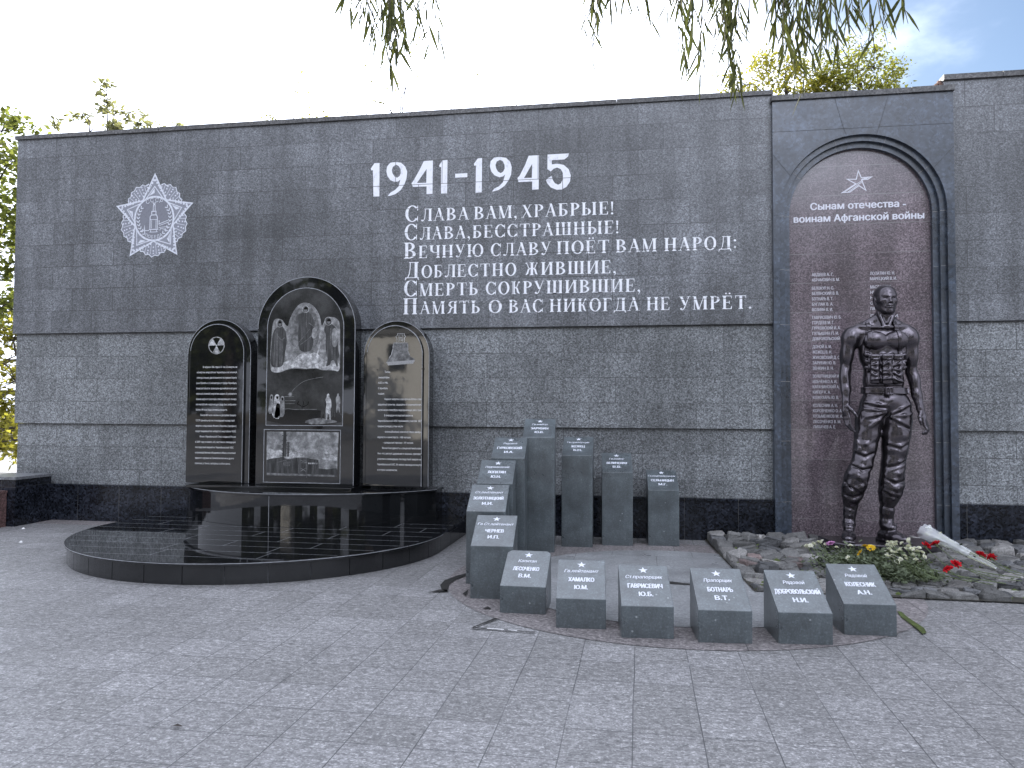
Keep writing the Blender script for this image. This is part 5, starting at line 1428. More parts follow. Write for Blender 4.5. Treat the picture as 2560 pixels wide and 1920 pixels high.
rr_ = random.Random(11)
BX0,BX1,BY0,BY1 = 0.80,5.05,6.98,9.69
# seeds: jittered grid, relaxed
seeds = []
yy = BY0+0.07; row = 0
while yy < BY1:
    sp = rr_.uniform(0.155,0.20)
    xx = BX0+rr_.uniform(0,0.15)
    while xx < BX1:
        seeds.append([xx+rr_.uniform(-.05,.05), yy+rr_.uniform(-.045,.045)])
        xx += rr_.uniform(0.14,0.30)
    yy += sp*0.86
seeds = [s for s in seeds if s[0] > BED_L(s[1])+0.03]
def cellpoly(i, S):
    x,y = S[i]
    poly = [(BX0,BY0),(BX1,BY0),(BX1,BY1),(BX0,BY1)]
    poly = [(BED_L(BY0),BY0),(BX1,BY0),(BX1,BY1),(BED_L(BY1),BY1)]
    for j,(u,v) in enumerate(S):
        if j == i or abs(u-x) > .7 or abs(v-y) > .7: continue
        mx,my,nx,ny = (x+u)/2,(y+v)/2,u-x,v-y
        out_ = []
        for k in range(len(poly)):
            p,q = poly[k],poly[(k+1)%len(poly)]
            dp = (p[0]-mx)*nx+(p[1]-my)*ny; dq = (q[0]-mx)*nx+(q[1]-my)*ny
            if dp <= 0: out_.append(p)
            if (dp < 0) != (dq < 0) and dp != dq:
                t_ = dp/(dp-dq); out_.append((p[0]+t_*(q[0]-p[0]), p[1]+t_*(q[1]-p[1])))
        poly = out_
        if not poly: break
    return poly
def bed_z(x,y): return 0.0+0.055*max(0,min(1,(y-7.1)/2.2))
ROCKG = 'fieldstones in the mossy bed'
mossb = MB()
nrock = 0
for i in range(len(seeds)):
    poly = cellpoly(i, seeds)
    if len(poly) < 3: continue
    cx = sum(p[0] for p in poly)/len(poly); cy = sum(p[1] for p in poly)/len(poly)
    if cx > 4.45 or (2.05 < cx < 3.12 and cy > 8.78): continue         # the cast plate stands here
    if rr_.random() < 0.05:
        mossb.v; continue
    # rounder outline with extra vertices
    pts = []
    for k in range(len(poly)):
        p,q = Vector(poly[k]),Vector(poly[(k+1)%len(poly)])
        
        for t_ in ((0.07,0.93) if (q-p).length > 0.08 else (0.5,)): pts.append(p.lerp(q,t_))
    sc_ = rr_.uniform(0.86,0.97)
    hgt = rr_.uniform(0.020,0.055)+(0.02 if cy > 9.0 else 0)
    if rr_.random() < .12: hgt += .03
    zb = bed_z(cx,cy)
    tx,ty = rr_.uniform(-.28,.28),rr_.uniform(-.28,.28)
    rings = [(sc_,-0.03,0.0),(sc_*.985,hgt*.45,.006),(sc_*rr_.uniform(.86,.94),hgt*.80,.012),(sc_*rr_.uniform(.60,.78),hgt*1.0,.008)]
    vs = []; n = len(pts)
    for s_,z_,j_ in rings:
        for p in pts:
            dx,dy = (p.x-cx)*s_,(p.y-cy)*s_
            vs.append((dx+rr_.uniform(-j_,j_), dy+rr_.uniform(-j_,j_), z_+(dx*tx+dy*ty)*(1 if z_ > 0 else 0)+rr_.uniform(-j_,j_)*.8))
    vs.append((rr_.uniform(-.01,.01),rr_.uniform(-.01,.01),hgt*rr_.uniform(.98,1.08)))
    fs = []
    for r_ in range(3):
        for k in range(n): fs.append((r_*n+k,r_*n+(k+1)%n,(r_+1)*n+(k+1)%n,(r_+1)*n+k))
    for k in range(n): fs.append((3*n+k,3*n+(k+1)%n,4*n))
    a_ = sum(pts[k].x*pts[(k+1)%n].y-pts[(k+1)%n].x*pts[k].y for k in range(n))
    if a_ < 0: fs = [f[::-1] for f in fs]
    mb = MB(); mb.add(vs,fs)
    u = rr_.random()
    m_,lab = (rock_red,'reddish rough fieldstone set among grey ones in the mossy bed') if u < .05 else (rock_pale,'pale weathered fieldstone set in the mossy bed before the soldier') if u < .26 else (rock_dark,'dark slaty fieldstone set in the mossy bed before the soldier') if u < .45 else (rock_grey,'mid grey fieldstone set in the mossy bed before the soldier')
    o = mb.build('fieldstone', m_)
    o.location = (cx,cy,zb)
    grp = {'reddi':'reddish fieldstones in the bed','pale ':'pale fieldstones in the bed','dark ':'dark fieldstones in the bed','mid g':'grey fieldstones in the bed'}[lab[:5]]
    tag(o, lab, 'stone', grp); nrock += 1
# moss cushions between the stones
b = MB()
for k in range(620):
    x,y = rr_.uniform(0.9,4.4), BY0+.10+(rr_.random()**1.5)*2.4
    if x < BED_L(y)+.02: continue
    if noise_gate(x,y) if False else (math.sin(x*5.1+y*2.3)+math.sin(y*6.7-x*3.1) < -.1): continue
    r_ = rr_.uniform(.02,.055); n = 14
    zb = bed_z(x,y)+rr_.uniform(.010,.034)
    vs = [(x+r_*1.3*math.cos(2*math.pi*q/n)*rr_.uniform(.85,1.1), y+r_*math.sin(2*math.pi*q/n)*rr_.uniform(.85,1.1), zb-.02) for q in range(n)]+[(x,y,zb+.008)]
    b.add(vs,[(q,(q+1)%n,n) for q in range(n)])
tag(b.build('moss', mossg, smooth=True), kind='stuff')
# ------------------------------------------------------------------ laid flowers
rf = random.Random(21)
def leafmat(name, col, trans=0.35, rough=0.6, var=0.4):
    m, t, b = mat(name)
    oi = N(t, 'ShaderNodeNewGeometry')
    c = mul(t, (*col,1), ramp(t, oi.outputs['Random Per Island'], [(0.0,1-var),(1.0,1+var)]))
    L(t, c, b.inputs['Base Color']); b.inputs['Roughness'].default_value = rough
    b.inputs['Specular IOR Level'].default_value = 0.10
    tr = N(t, 'ShaderNodeBsdfTranslucent'); L(t, mul(t, c, (1.25,1.3,0.7,1)), tr.inputs['Color'])
    mx = N(t, 'ShaderNodeMixShader', inp={'Fac':trans}); L(t, b.outputs[0], mx.inputs[1]); L(t, tr.outputs[0], mx.inputs[2])
    L(t, mx.outputs[0], t.nodes['Material Output'].inputs['Surface'])
    return m
stem_m = plain('flower_stem', (0.10,0.13,0.055), 0.6, var=0.35)
bunch_leaf = leafmat('wilting_leaf', (0.105,0.125,0.080), 0.15, 0.6, 0.55)
petal_w = leafmat('white_petal', (0.78,0.77,0.68), 0.2, 0.7, 0.12); petal_r = leafmat('red_petal', (0.52,0.012,0.022), 0.12, 0.6, 0.35)
petal_y = leafmat('yellow_petal', (0.75,0.50,0.03), 0.15, 0.6, 0.2); petal_p = leafmat('pink_petal', (0.55,0.27,0.50), 0.15, 0.6, 0.15)
def head_mesh(r, layers, n, m, nm, ruffle=0.0, cup=0.5):
    b = MB()
    for l in range(layers):
        rr = r*(1-0.22*l); el = cup*(0.25+l/layers*1.1)
        for k in range(n):
            a = 2*math.pi*(k+0.5*(l%2))/n+rf.uniform(-.1,.1); w = rr*0.42
            ca,sa = math.cos(a),math.sin(a); px,py_ = -sa,ca
            z0 = 0.004*l; e = el+rf.uniform(-.15,.15)
            tip = (rr*math.cos(e), rr*math.sin(e)+z0)
            mid = (rr*.55*math.cos(e*1.2), rr*.55*math.sin(e*1.2)+z0)
            j = lambda: rf.uniform(-ruffle,ruffle)
            b.add([(0,0,z0),(ca*mid[0]+px*w*.5,sa*mid[0]+py_*w*.5,mid[1]+j()),(ca*tip[0]+px*w*.35,sa*tip[0]+py_*w*.35,tip[1]+j()),(ca*tip[0]*1.04,sa*tip[0]*1.04,tip[1]+j()),(ca*tip[0]-px*w*.35,sa*tip[0]-py_*w*.35,tip[1]+j()),(ca*mid[0]-px*w*.5,sa*mid[0]-py_*w*.5,mid[1]+j())],[(0,1,2,3),(0,3,4,5)])
    return b
def place_head(src, parent, loc, tilt, name='flower_head', s=1.0):
    o = src.copy(); COL.objects.link(o); o.parent = parent
    o.location = Vector(loc)-Vector(parent.location); o.rotation_euler = tilt; o.scale = (s,s,s); o.name = name
    return o
def proto(b, m, name):
    o = b.build(name, m); COL.objects.unlink(o); return o
H_mum = [proto(head_mesh(.026,3,10,petal_w,'m',.003,.7), petal_w, 'flower_head') for _ in range(3)]
H_car = [proto(head_mesh(.048,5,9,petal_r,'c',.012,.85), petal_r, 'flower_head') for _ in range(3)]
H_yel = proto(head_mesh(.042,3,11,petal_y,'y',.004,.35), petal_y, 'flower_head')
H_pin = proto(head_mesh(.052,3,18,petal_p,'p',.004,.4), petal_p, 'flower_head')
def bent(p, q, sag=0.03, n=5):
    p,q = Vector(p),Vector(q); o = []
    for i in range(n+1):
        t = i/n; v = p.lerp(q,t); v.z += -sag*4*t*(1-t)+0.0; v.x += .012*math.sin(7*t+p.x*20); o.append(tuple(v))
    return o
def leaves(b, pts, n, size, spread):
    for _ in range(n):
        i = rf.randrange(len(pts)-1); t = rf.random()
        c = Vector(pts[i]).lerp(Vector(pts[i+1]),t)+Vector((rf.gauss(0,spread),rf.gauss(0,spread),abs(rf.gauss(0,spread))*.45-.01))
        d = Vector((rf.uniform(-1,1),rf.uniform(-1,1),rf.uniform(-.5,.6))).normalized(); s_ = d.cross(Vector((rf.uniform(-1,1),rf.uniform(-1,1),1))).normalized(); u = d.cross(s_)
        l = size*rf.uniform(.6,1.3); w = l*.30
        q = [c, c+d*l*.3+s_*w*.8, c+d*l*.45+s_*w*.35+u*l*.06, c+d*l*.65+s_*w*.8+u*l*.10, c+d*l+u*l*.05, c+d*l*.65-s_*w*.8+u*l*.10, c+d*l*.45-s_*w*.35+u*l*.06, c+d*l*.3-s_*w*.8]
        b.add([tuple(v) for v in q],[(0,1,2,6,7),(2,3,4,5,6)])
def bunch(name, label, cat, heads, foot, lv, group=None, size=.05, spread=.035, hz=.24, extra=0):
    c = Vector((sum(h[0] for h in heads)/len(heads), sum(h[1] for h in heads)/len(heads), .05))
    t = thing(name, c, label, cat, group)
    sb, lb = MB(), MB()
    for (x,y,src,z) in heads:
        f = (foot[0]+rf.uniform(-.09,.09), foot[1]+rf.uniform(-.08,.08), .075+rf.uniform(0,.03))
        pts = bent((x,y,z-.01), f, .02)
        sb.tube(pts, .0034, 5); leaves(lb, pts[:5], lv, size, spread)
        place_head(src, t, (x,y,z), (rf.uniform(-.5,.9)+.35, rf.uniform(-.6,.6), rf.uniform(0,6)), s=rf.uniform(.85,1.15))
    for _ in range(extra):
        h = rf.choice(heads); p = (h[0]+rf.gauss(0,.12),h[1]+rf.gauss(0,.10),.12+rf.uniform(0,.10)); pts = bent(p,(foot[0]+rf.gauss(0,.12),foot[1]+rf.gauss(0,.1),.08),.02)
        sb.tube(pts,.0028,4); leaves(lb, pts, lv*2, size, spread)
    at_origin(sb.build('stems', stem_m, t), t); at_origin(lb.build('leaves', bunch_leaf, t), t)
    return t
M3 = H_mum
bunch('chrysanthemum_bunch','small bunch of white chrysanthemums at the left end of the laid flowers','flowers',
      [(1.66,8.02,M3[0],.25),(1.70,8.08,M3[1],.26),(1.76,8.12,M3[2],.27),(1.80,8.17,M3[0],.27),(1.82,8.12,M3[1],.25),(1.63,8.05,M3[2],.24)],(1.80,7.66),7,'laid flower bunches',.04,.03,extra=3)
bunch('pink_flower','single pink flower lying beside the small white bunch','flower',[(1.865,8.10,H_pin,.265)],(1.98,7.75),10,None,.05,.03,extra=2)
bunch('yellow_flower_bunch','wilted leafy bunch with yellow flowers in the middle of the laid flowers','flowers',
      [(2.06,7.80,H_yel,.23),(2.215,8.00,H_yel,.25),(2.19,8.08,H_yel,.25),(1.93,7.70,M3[0],.20)],(2.30,7.50),26,'laid flower bunches',.055,.055,extra=26)
bunch('leafy_bunch','flowerless wilted green bunch lying behind the yellow flowers','flowers',
      [(2.25,8.14,M3[1],.24),(1.90,8.02,M3[1],.24),(2.05,8.1,M3[2],.25)],(2.10,7.62),26,'laid flower bunches',.055,.060,extra=24)
wh = []
for k in range(34):
    a,r = rf.uniform(0,6.28), math.sqrt(rf.random())
    wh.append((2.52+.19*r*math.cos(a)+.03*math.sin(a), 8.0+.24*r*math.sin(a), M3[k%3], .21+.08*r*math.sin(a)+rf.uniform(0,.03)))
bunch('white_chrysanthemum_bunch','large bunch of small white chrysanthemums before the soldier\'s turned-out boot','flowers', wh,(2.56,7.45),5,'laid flower bunches',.05,.045,extra=16)
def carnation(label, head, foot, z=.25, n=1, src=0):
    t = thing('carnation', (*head,.05), label, 'carnation', 'red carnations')
    sb, lb = MB(), MB(); pts = bent((*head,z-.012),(*foot,.085),.025,6); sb.tube(pts,.0036,5)
    for p in pts[1:6]:
        for sg in (-1,1):
            q = Vector(p)+Vector((sg*rf.uniform(.03,.05),rf.uniform(-.05,.0),rf.uniform(0,.03)))
            lb.add([p,tuple(Vector(p).lerp(q,.5)+Vector((0,.006,.004))),tuple(q),tuple(Vector(p).lerp(q,.5)-Vector((0,.006,-.002)))],[(0,1,2,3)])
    cal = MB(); d = (Vector(pts[0])-Vector(pts[1])).normalized(); cal.tube([tuple(Vector(pts[0])-d*.03),tuple(Vector(pts[0])+d*.012)],[.006,.013],7)
    at_origin(sb.build('stem', stem_m, t),t); at_origin(lb.build('leaves', bunch_leaf, t),t); at_origin(cal.build('calyx', stem_m, t),t)
    place_head(H_car[src%3], t, (*head,z), (.75+rf.uniform(-.2,.2), rf.uniform(-.3,.3), rf.uniform(0,6)))
carnation('left one of the two red carnations by the mouth of the wrapped bouquet',(2.755,8.12),(2.85,7.52),.27)
carnation('right one of the two red carnations by the mouth of the wrapped bouquet',(2.860,8.18),(3.05,7.46),.28,1,1)
carnation('bigger red carnation of the pair beyond the pointed end of the wrapped bouquet',(3.20,8.02),(3.46,7.62),.215,1,2)
carnation('smaller red carnation of the pair beyond the pointed end of the wrapped bouquet',(3.275,7.97),(3.52,7.66),.20,1,1)
carnation('small red carnation just below the white wrapping of the bouquet',(2.83,7.62),(3.32,7.50),.19,1,0)
carnation('small dark red carnation lowest among the laid flowers',(2.71,7.45),(3.02,7.30),.17,1,2)
for i,(p,q,lab) in enumerate((((2.45,7.72,.15),(2.87,7.36,.09),'bare green flower stem pointing towards the paving, left of three'),((2.62,7.60,.14),(3.12,7.33,.09),'bare green flower stem pointing towards the paving, middle of three'),((2.98,7.75,.13),(3.38,7.62,.09),'bare green flower stem pointing towards the paving, right of three'))):
    b = MB(); b.tube(bent(p,q,.01,6), .0042, 5)
    leaves(b, bent(p,q,.01,6), 4, .04, .015)
    tag(b.build('cut_stem', stem_m), lab, 'flower stem', 'cut flower stems')
# bouquet in white and clear wrapping
wb = thing('wrapped_bouquet', (2.95,8.4,.1), 'bouquet in a white and clear plastic cone lying across the stones by the soldier', 'bouquet')
A0, A1 = Vector((2.90,8.42,.335)), Vector((3.335,8.02,.10))
ax_ = (A1-A0).normalized(); s1 = ax_.cross(Vector((0,0,1))).normalized(); s2 = ax_.cross(s1)
def cone_sheet(t0, t1, r0, r1, a0, a1, ruff, nm, m, nu=26, nv=9):
    b = MB(); vs = []
    for i in range(nv+1):
        f = t0+(t1-t0)*i/nv; r = r0+(r1-r0)*i/nv
        for k in range(nu+1):
            a = a0+(a1-a0)*k/nu
            rr = r*(1+ruff*(1-i/nv)*math.sin(a*7+i)*.5+ .06*math.sin(a*13+i*1.7))
            p = A0.lerp(A1,f)+s1*math.cos(a)*rr+s2*math.sin(a)*rr*.72
            vs.append(tuple(p))
    w = nu+1
    b.add(vs,[(i*w+k,i*w+k+1,(i+1)*w+k+1,(i+1)*w+k) for i in range(nv) for k in range(nu)])
    o = b.build(nm, m, wb, smooth=True); return at_origin(o, wb)
wrap_w = leafmat('white_wrapping', (0.80,0.81,0.86), 0.3, 0.35, 0.02)
m, t, b = mat('clear_wrapping')
b.inputs['Base Color'].default_value = (0.9,0.92,0.95,1); b.inputs['Roughness'].default_value = 0.12; b.inputs['Alpha'].default_value = 0.32
clear_w = m
cone_sheet(.10,1.0,.070,.020,.15,4.6,.12,'white_wrapper',wrap_w)
cone_sheet(-.14,.62,.098,.052,-.6,5.9,.25,'clear_wrapper',clear_w)
lip = MB(); 
lip.tube([tuple(A0+ax_*(-.05)+s1*math.cos(a)*.082+s2*math.sin(a)*.06+Vector((0,0,.012*math.sin(a*5)))) for a in [q*.3 for q in range(8,19)]], [.004+.014*math.sin(math.pi*q/10) for q in range(11)], 6)
at_origin(lip.build('wrapper_rim', wrap_w, wb, smooth=True), wb)
lb = MB(); leaves(lb, [tuple(A0.lerp(A1,.0)),tuple(A0.lerp(A1,.4)),tuple(A0.lerp(A1,.7))], 60, .05, .03); at_origin(lb.build('leaves', bunch_leaf, wb), wb)
for k in range(5):
    p = A0+ax_*rf.uniform(-.04,.08)+s1*rf.uniform(-.05,.05)+s2*rf.uniform(-.05,.03); place_head(H_mum[k%3], wb, tuple(p), (rf.uniform(-.5,.5),-1.0,rf.uniform(0,6)))
# dead leaf and crumbs on the paving
b = MB(); b.add([(0,0,.004),(.03,.012,.016),(.062,.008,.008),(.085,.02,.014),(.055,-.006,.010),(.028,-.008,.012)],[(0,1,5),(1,2,4,5),(2,3,4)])
o = b.build('dead_leaf', plain('dead_leaf_brown',(0.025,0.018,0.014),0.8)); o.location = (-2.265,3.50,.003); tag(o,'dark curled dead leaf lying on the paving at the lower left','leaf')
for (x,y,lab) in ((-7.93,8.93,'white crumb of litter on the paving nearest the kerb at the far left'),(-7.15,8.02,'white crumb of litter on the paving left of the round black step')):
    b = MB(); b.add([(-.02,-.015,.001),(.022,-.01,.001),(.015,.018,.001),(-.012,.014,.001),(0,0,.022)],[(0,1,4),(1,2,4),(2,3,4),(3,0,4)]); o = b.build('litter_crumb', wpaint); o.location=(x,y,0); tag(o,lab,'litter','crumbs on the paving')
# ------------------------------------------------------------------ trees
rt = random.Random(77)
bark = plain('dark_bark', (0.055,0.045,0.036), 0.9, var=0.5, vscale=12)
def tree(name, label, cat, base, spine, limbs, clumps, leaf, lm, group=None, trunk_r=.16, aspect=.5, twig=True, tw_r=.012):
    """spine: trunk points; limbs: (from index fraction, end point); clumps: (centre, radii, leaves)"""
    t = thing(name, base, label, cat, group)
    tb = MB(); sp = [Vector(p) for p in spine]
    tb.tube(spine, [trunk_r*(1-.75*i/(len(spine)-1)) for i in range(len(spine))], 8)
    ends = []
    for f,e,r in limbs:
        k = f*(len(sp)-1); i = min(int(k),len(sp)-2); p = sp[i].lerp(sp[i+1],k-i); e = Vector(e)
        mid = p.lerp(e,.5)+Vector((rt.uniform(-.15,.15),rt.uniform(-.15,.15),rt.uniform(.0,.25)))
        tb.tube([tuple(p),tuple(mid),tuple(e)],[r,r*.65,r*.3],6); ends += [mid,e]
    ends += sp[len(sp)//2:]
    lb = MB(); cb = MB()
    for c,rad,n in clumps:
        c = Vector(c)
        near = min(ends, key=lambda q:(q-c).length)
        if twig: cb.tube([tuple(near),tuple(near.lerp(c,.6)+Vector((0,0,.1))),tuple(c)],[tw_r*2,tw_r*1.4,tw_r],5)
        subs = []
        for _ in range(max(3,n//45)):
            d = Vector((rt.gauss(0,1),rt.gauss(0,1),rt.gauss(0,1))); d.normalize(); d *= rt.uniform(.35,1.0)
            q = c+Vector((d.x*rad[0],d.y*rad[1],d.z*rad[2])); subs.append(q)
            if twig: cb.tube([tuple(c),tuple(c.lerp(q,.55)+Vector((0,0,.04))),tuple(q)],[tw_r,tw_r*.7,tw_r*.4],4)
        for k in range(n):
            q = rt.choice(subs); s_ = min(rad)*.28
            p = q+Vector((rt.gauss(0,s_),rt.gauss(0,s_),rt.gauss(0,s_*.8)))
            d = Vector((rt.uniform(-1,1),rt.uniform(-1,1),rt.uniform(-.9,.5))).normalized(); sd = d.cross(Vector((rt.uniform(-1,1),rt.uniform(-1,1),1))).normalized()
            l = leaf*rt.uniform(.6,1.25); w = l*aspect*.5
            lb.add([tuple(p),tuple(p+d*l*.45+sd*w),tuple(p+d*l),tuple(p+d*l*.45-sd*w)],[(0,1,2,3)])
    at_origin(tb.build('trunk', bark, t, smooth=True), t)
    if twig: at_origin(cb.build('branches', bark, t), t)
    at_origin(lb.build('crown', lm, t), t)
    return t
lf_grey = leafmat('sparse_grey_green_leaf', (0.21,0.205,0.15), 0.65, .6, .4)
lf_olive = leafmat('olive_leaf', (0.15,0.165,0.06), 0.65, .6, .5)
lf_yel = leafmat('yellowing_leaf', (0.24,0.22,0.055), 0.6, .6, .45)
lf_loc = leafmat('locust_leaf', (0.20,0.20,0.065), 0.62, .6, .5)
# big tree at the far left, yellowing towards the ground
X,Y = -13.9,14.5
tree('leafy_tree','bushy olive-green tree standing beyond the left end of the wall','tree',(X,Y,0),[(X,Y,0),(X+.1,Y,2),(X-.1,Y,4.2),(X+.1,Y,6.4),(X,Y,7.6)],
 [(.3,(X+1.3,Y-.4,2.6),.06),(.4,(X+1.2,Y-.3,4.0),.06),(.45,(X-1.2,Y,4.2),.06),(.6,(X+1.1,Y-.2,5.6),.05),(.7,(X-1,Y,6.4),.05),(.2,(X+1.5,Y-.6,1.9),.05)],
 [((X+.8,Y-.3,6.8),(.8,.8,.7),420),((X+.2,Y,7.6),(.8,.8,.5),320),((X+1.0,Y-.4,5.7),(.65,.7,.7),560),((X+1.05,Y-.4,4.6),(.6,.7,.5),460),((X,Y,5.6),(1.1,1,.9),420),((X+1.1,Y-.5,3.6),(.6,.7,.5),420),((X-.6,Y,6.6),(1,1,.8),320),((X+.2,Y,4),(1,1,.8),300)],.16,lf_olive,trunk_r=.2,aspect=.6)
X,Y = -12.6,13.2
tree('yellowing_shrub','yellow-green shrub growing low beside the left end of the wall','shrub',(X,Y,0),[(X,Y,0),(X+.1,Y,1.2),(X,Y,2.4),(X+.1,Y,3.2)],
 [(.4,(X+.6,Y,1.6),.035),(.6,(X+.7,Y-.1,2.6),.03),(.5,(X-.6,Y,2.2),.03),(.3,(X+.8,Y-.2,1.2),.03)],
 [((X+.5,Y,2.9),(.6,.6,.6),620),((X+.7,Y-.1,2.1),(.6,.6,.5),620),((X+.7,Y-.2,1.4),(.55,.6,.45),560),((X-.3,Y,2.4),(.7,.6,.7),420),((X+.5,Y-.2,.8),(.6,.6,.4),420)],.13,lf_yel,trunk_r=.07,aspect=.6)
X,Y = -11.9,12.2
tree('leafy_shrub','sunlit green shrub behind the low wall at the far left edge','shrub',(X,Y,0),[(X,Y,0),(X+.1,Y,.9),(X,Y,1.8)],[(.4,(X+.8,Y,1.0),.03),(.6,(X-.6,Y,1.4),.03)],[((X+.6,Y,1.2),(.9,.7,.5),500),((X-.3,Y,1.6),(.9,.7,.6),400),((X+1.3,Y,.9),(.6,.6,.4),300)],.12,lf_yel,trunk_r=.05,aspect=.6)
# sparse crown over the left part of the wall
X,Y = -11.5,15.0
tree('sparse_tree','thin grey-green tree with an airy pointed crown above the star emblem','tree',(X,Y,0),[(X,Y,0),(X,Y,3),(X+.05,Y,5.5),(X,Y,7.3),(X-.05,Y,8.5)],
 [(.6,(X-.9,Y,7.2),.04),(.62,(X+.8,Y,7.1),.04),(.75,(X-.45,Y,7.9),.03),(.78,(X+.4,Y,7.9),.03),(.5,(X+1.0,Y,6.6),.04),(.5,(X-1.0,Y,6.6),.04)],
 [((X-.05,Y,8.62),(.22,.22,.34),60),((X-.12,Y,8.25),(.32,.3,.25),60),((X-.65,Y,8.02),(.36,.35,.22),60),((X+.15,Y,8.0),(.36,.35,.22),60),((X+.62,Y,8.0),(.36,.35,.24),60),((X-.2,Y,7.72),(.9,.5,.2),132),((X+.6,Y,7.68),(.6,.5,.2),82),((X-1.0,Y,7.75),(.4,.4,.2),60),((X+1.25,Y,7.75),(.28,.3,.16),25),((X+1.6,Y,7.65),(.22,.3,.13),18)],.15,lf_grey,trunk_r=.045,aspect=.5,tw_r=.006)
# two locusts over the soldier niche
for (X,lab,cl,wd,hh) in ((2.75,'yellow-green fine-leaved tree behind the wall left of the soldier niche top',1.0,1.0,8.25),(4.05,'green fine-leaved tree with a feathery tip behind the wall right above the soldier niche',1.0,.85,8.5)):
    Y = 15.0
    cls = [((X-.72*wd,Y,7.80),(.5,.5,.38),520),((X-.28*wd,Y,8.02),(.55,.5,.42),560),((X+.30*wd,Y,7.98),(.55,.5,.42),560),((X+.75*wd,Y,7.72),(.45,.5,.36),430),((X+.05,Y,hh-.12),(.38,.4,.32),230),((X+.05,Y,7.55),(1.0*wd,.6,.30),1050),((X-.5,Y,7.2),(.7,.5,.4),600),((X+.5,Y,7.2),(.7,.5,.4),600)]
    tree('locust_tree',lab,'tree',(X,Y,0),[(X,Y,0),(X+.05,Y,3),(X,Y,5.4),(X-.05,Y,6.8),(X,Y,7.7)],[(.6,(X-.9*wd,Y,7.0),.045),(.65,(X+.9*wd,Y,7.0),.045),(.75,(X-.4,Y,7.6),.035),(.75,(X+.4,Y,7.5),.035),(.9,(X,Y,hh-.1),.02)],cls,.085,lf_loc if X > 3 else lf_yel,'trees behind the niche',.13,.5,tw_r=.007)
# bare shoots and sprigs along the wall top
def shoots(name, label, base, stems, nl, lm, leaf=.07, gr='thin shoots behind the wall'):
    t = thing(name, (*base,0), label, 'sapling', gr)
    b = MB(); lb = MB()
    for pts in stems:
        P_ = [Vector(p) for p in pts]
        b.tube(pts, [.016*(1-.8*i/(len(pts)-1)) for i in range(len(pts))], 5)
        for _ in range(nl):
            k = rt.uniform(.72,1)*(len(P_)-1); i = min(int(k),len(P_)-2); p = P_[i].lerp(P_[i+1],k-i)+Vector((rt.gauss(0,.07),rt.gauss(0,.07),rt.gauss(0,.05)))
            d = Vector((rt.uniform(-1,1),rt.uniform(-1,1),rt.uniform(-1,.4))).normalized(); sd = d.cross(Vector((.3,.2,1))).normalized(); l = leaf*rt.uniform(.6,1.2)
            lb.add([tuple(p),tuple(p+d*l*.5+sd*l*.24),tuple(p+d*l),tuple(p+d*l*.5-sd*l*.24)],[(0,1,2,3)])
    at_origin(b.build('stems', bark, t), t); at_origin(lb.build('leaves', lm, t), t)
YS = 12.0
shoots('sapling','tall bent shoot rising above the wall over the year numerals',(-3.85,YS),[[(-3.85,YS,0),(-3.85,YS,5),(-3.84,YS,6.5),(-3.78,YS,6.95),(-3.66,YS,7.4),(-3.5,YS,7.8)],[(-3.9,YS,0),(-3.9,YS,6),(-3.86,YS,6.7),(-3.70,YS,7.0),(-3.45,YS,7.35)],[(-3.95,YS,0),(-4.0,YS,6.2),(-4.05,YS,6.7),(-4.05,YS,7.05)],[(-3.8,YS,0),(-3.95,YS,6.4),(-4.15,YS,6.62),(-4.3,YS,6.68)]],26,lf_grey)
shoots('sapling','single thin shoot above the wall left of the tall bent one',(-4.45,YS),[[(-4.45,YS,0),(-4.47,YS,6),(-4.45,YS,6.9),(-4.38,YS,7.45)],[(-4.6,YS,0),(-4.7,YS,6.2),(-4.85,YS,6.75)],[(-4.5,YS,0),(-4.95,YS,6.3),(-5.25,YS,6.8)]],14,lf_grey)
shoots('sapling','yellow-leaved sprig peeping over the wall left of the thin shoots',(-5.65,YS),[[(-5.65,YS,0),(-5.6,YS,6.1),(-5.55,YS,6.55)],[(-5.5,YS,0),(-5.4,YS,6.1),(-5.35,YS,6.5)],[(-5.7,YS,0),(-5.75,YS,6.3),(-5.68,YS,7.3)],[(-5.3,YS,0),(-5.2,YS,6.2),(-5.15,YS,6.55)]],40,lf_yel)
shoots('sapling','small yellow tuft at the wall top, farthest left of the sprigs',(-6.1,YS),[[(-6.1,YS,0),(-6.1,YS,6.2),(-6.08,YS,6.72)],[(-6.15,YS,0),(-6.17,YS,6.2),(-6.2,YS,6.55)]],50,lf_yel)
shoots('sapling','pair of hair-thin shoots above the wall right of the tall bent one',(-2.95,YS),[[(-2.95,YS,0),(-3.05,YS,6.2),(-3.0,YS,6.6),(-2.9,YS,7.05)],[(-2.6,YS,0),(-2.62,YS,6.3),(-2.58,YS,7.0)],[(-1.95,YS,0),(-1.98,YS,6.3),(-1.85,YS,6.85)]],8,lf_grey)

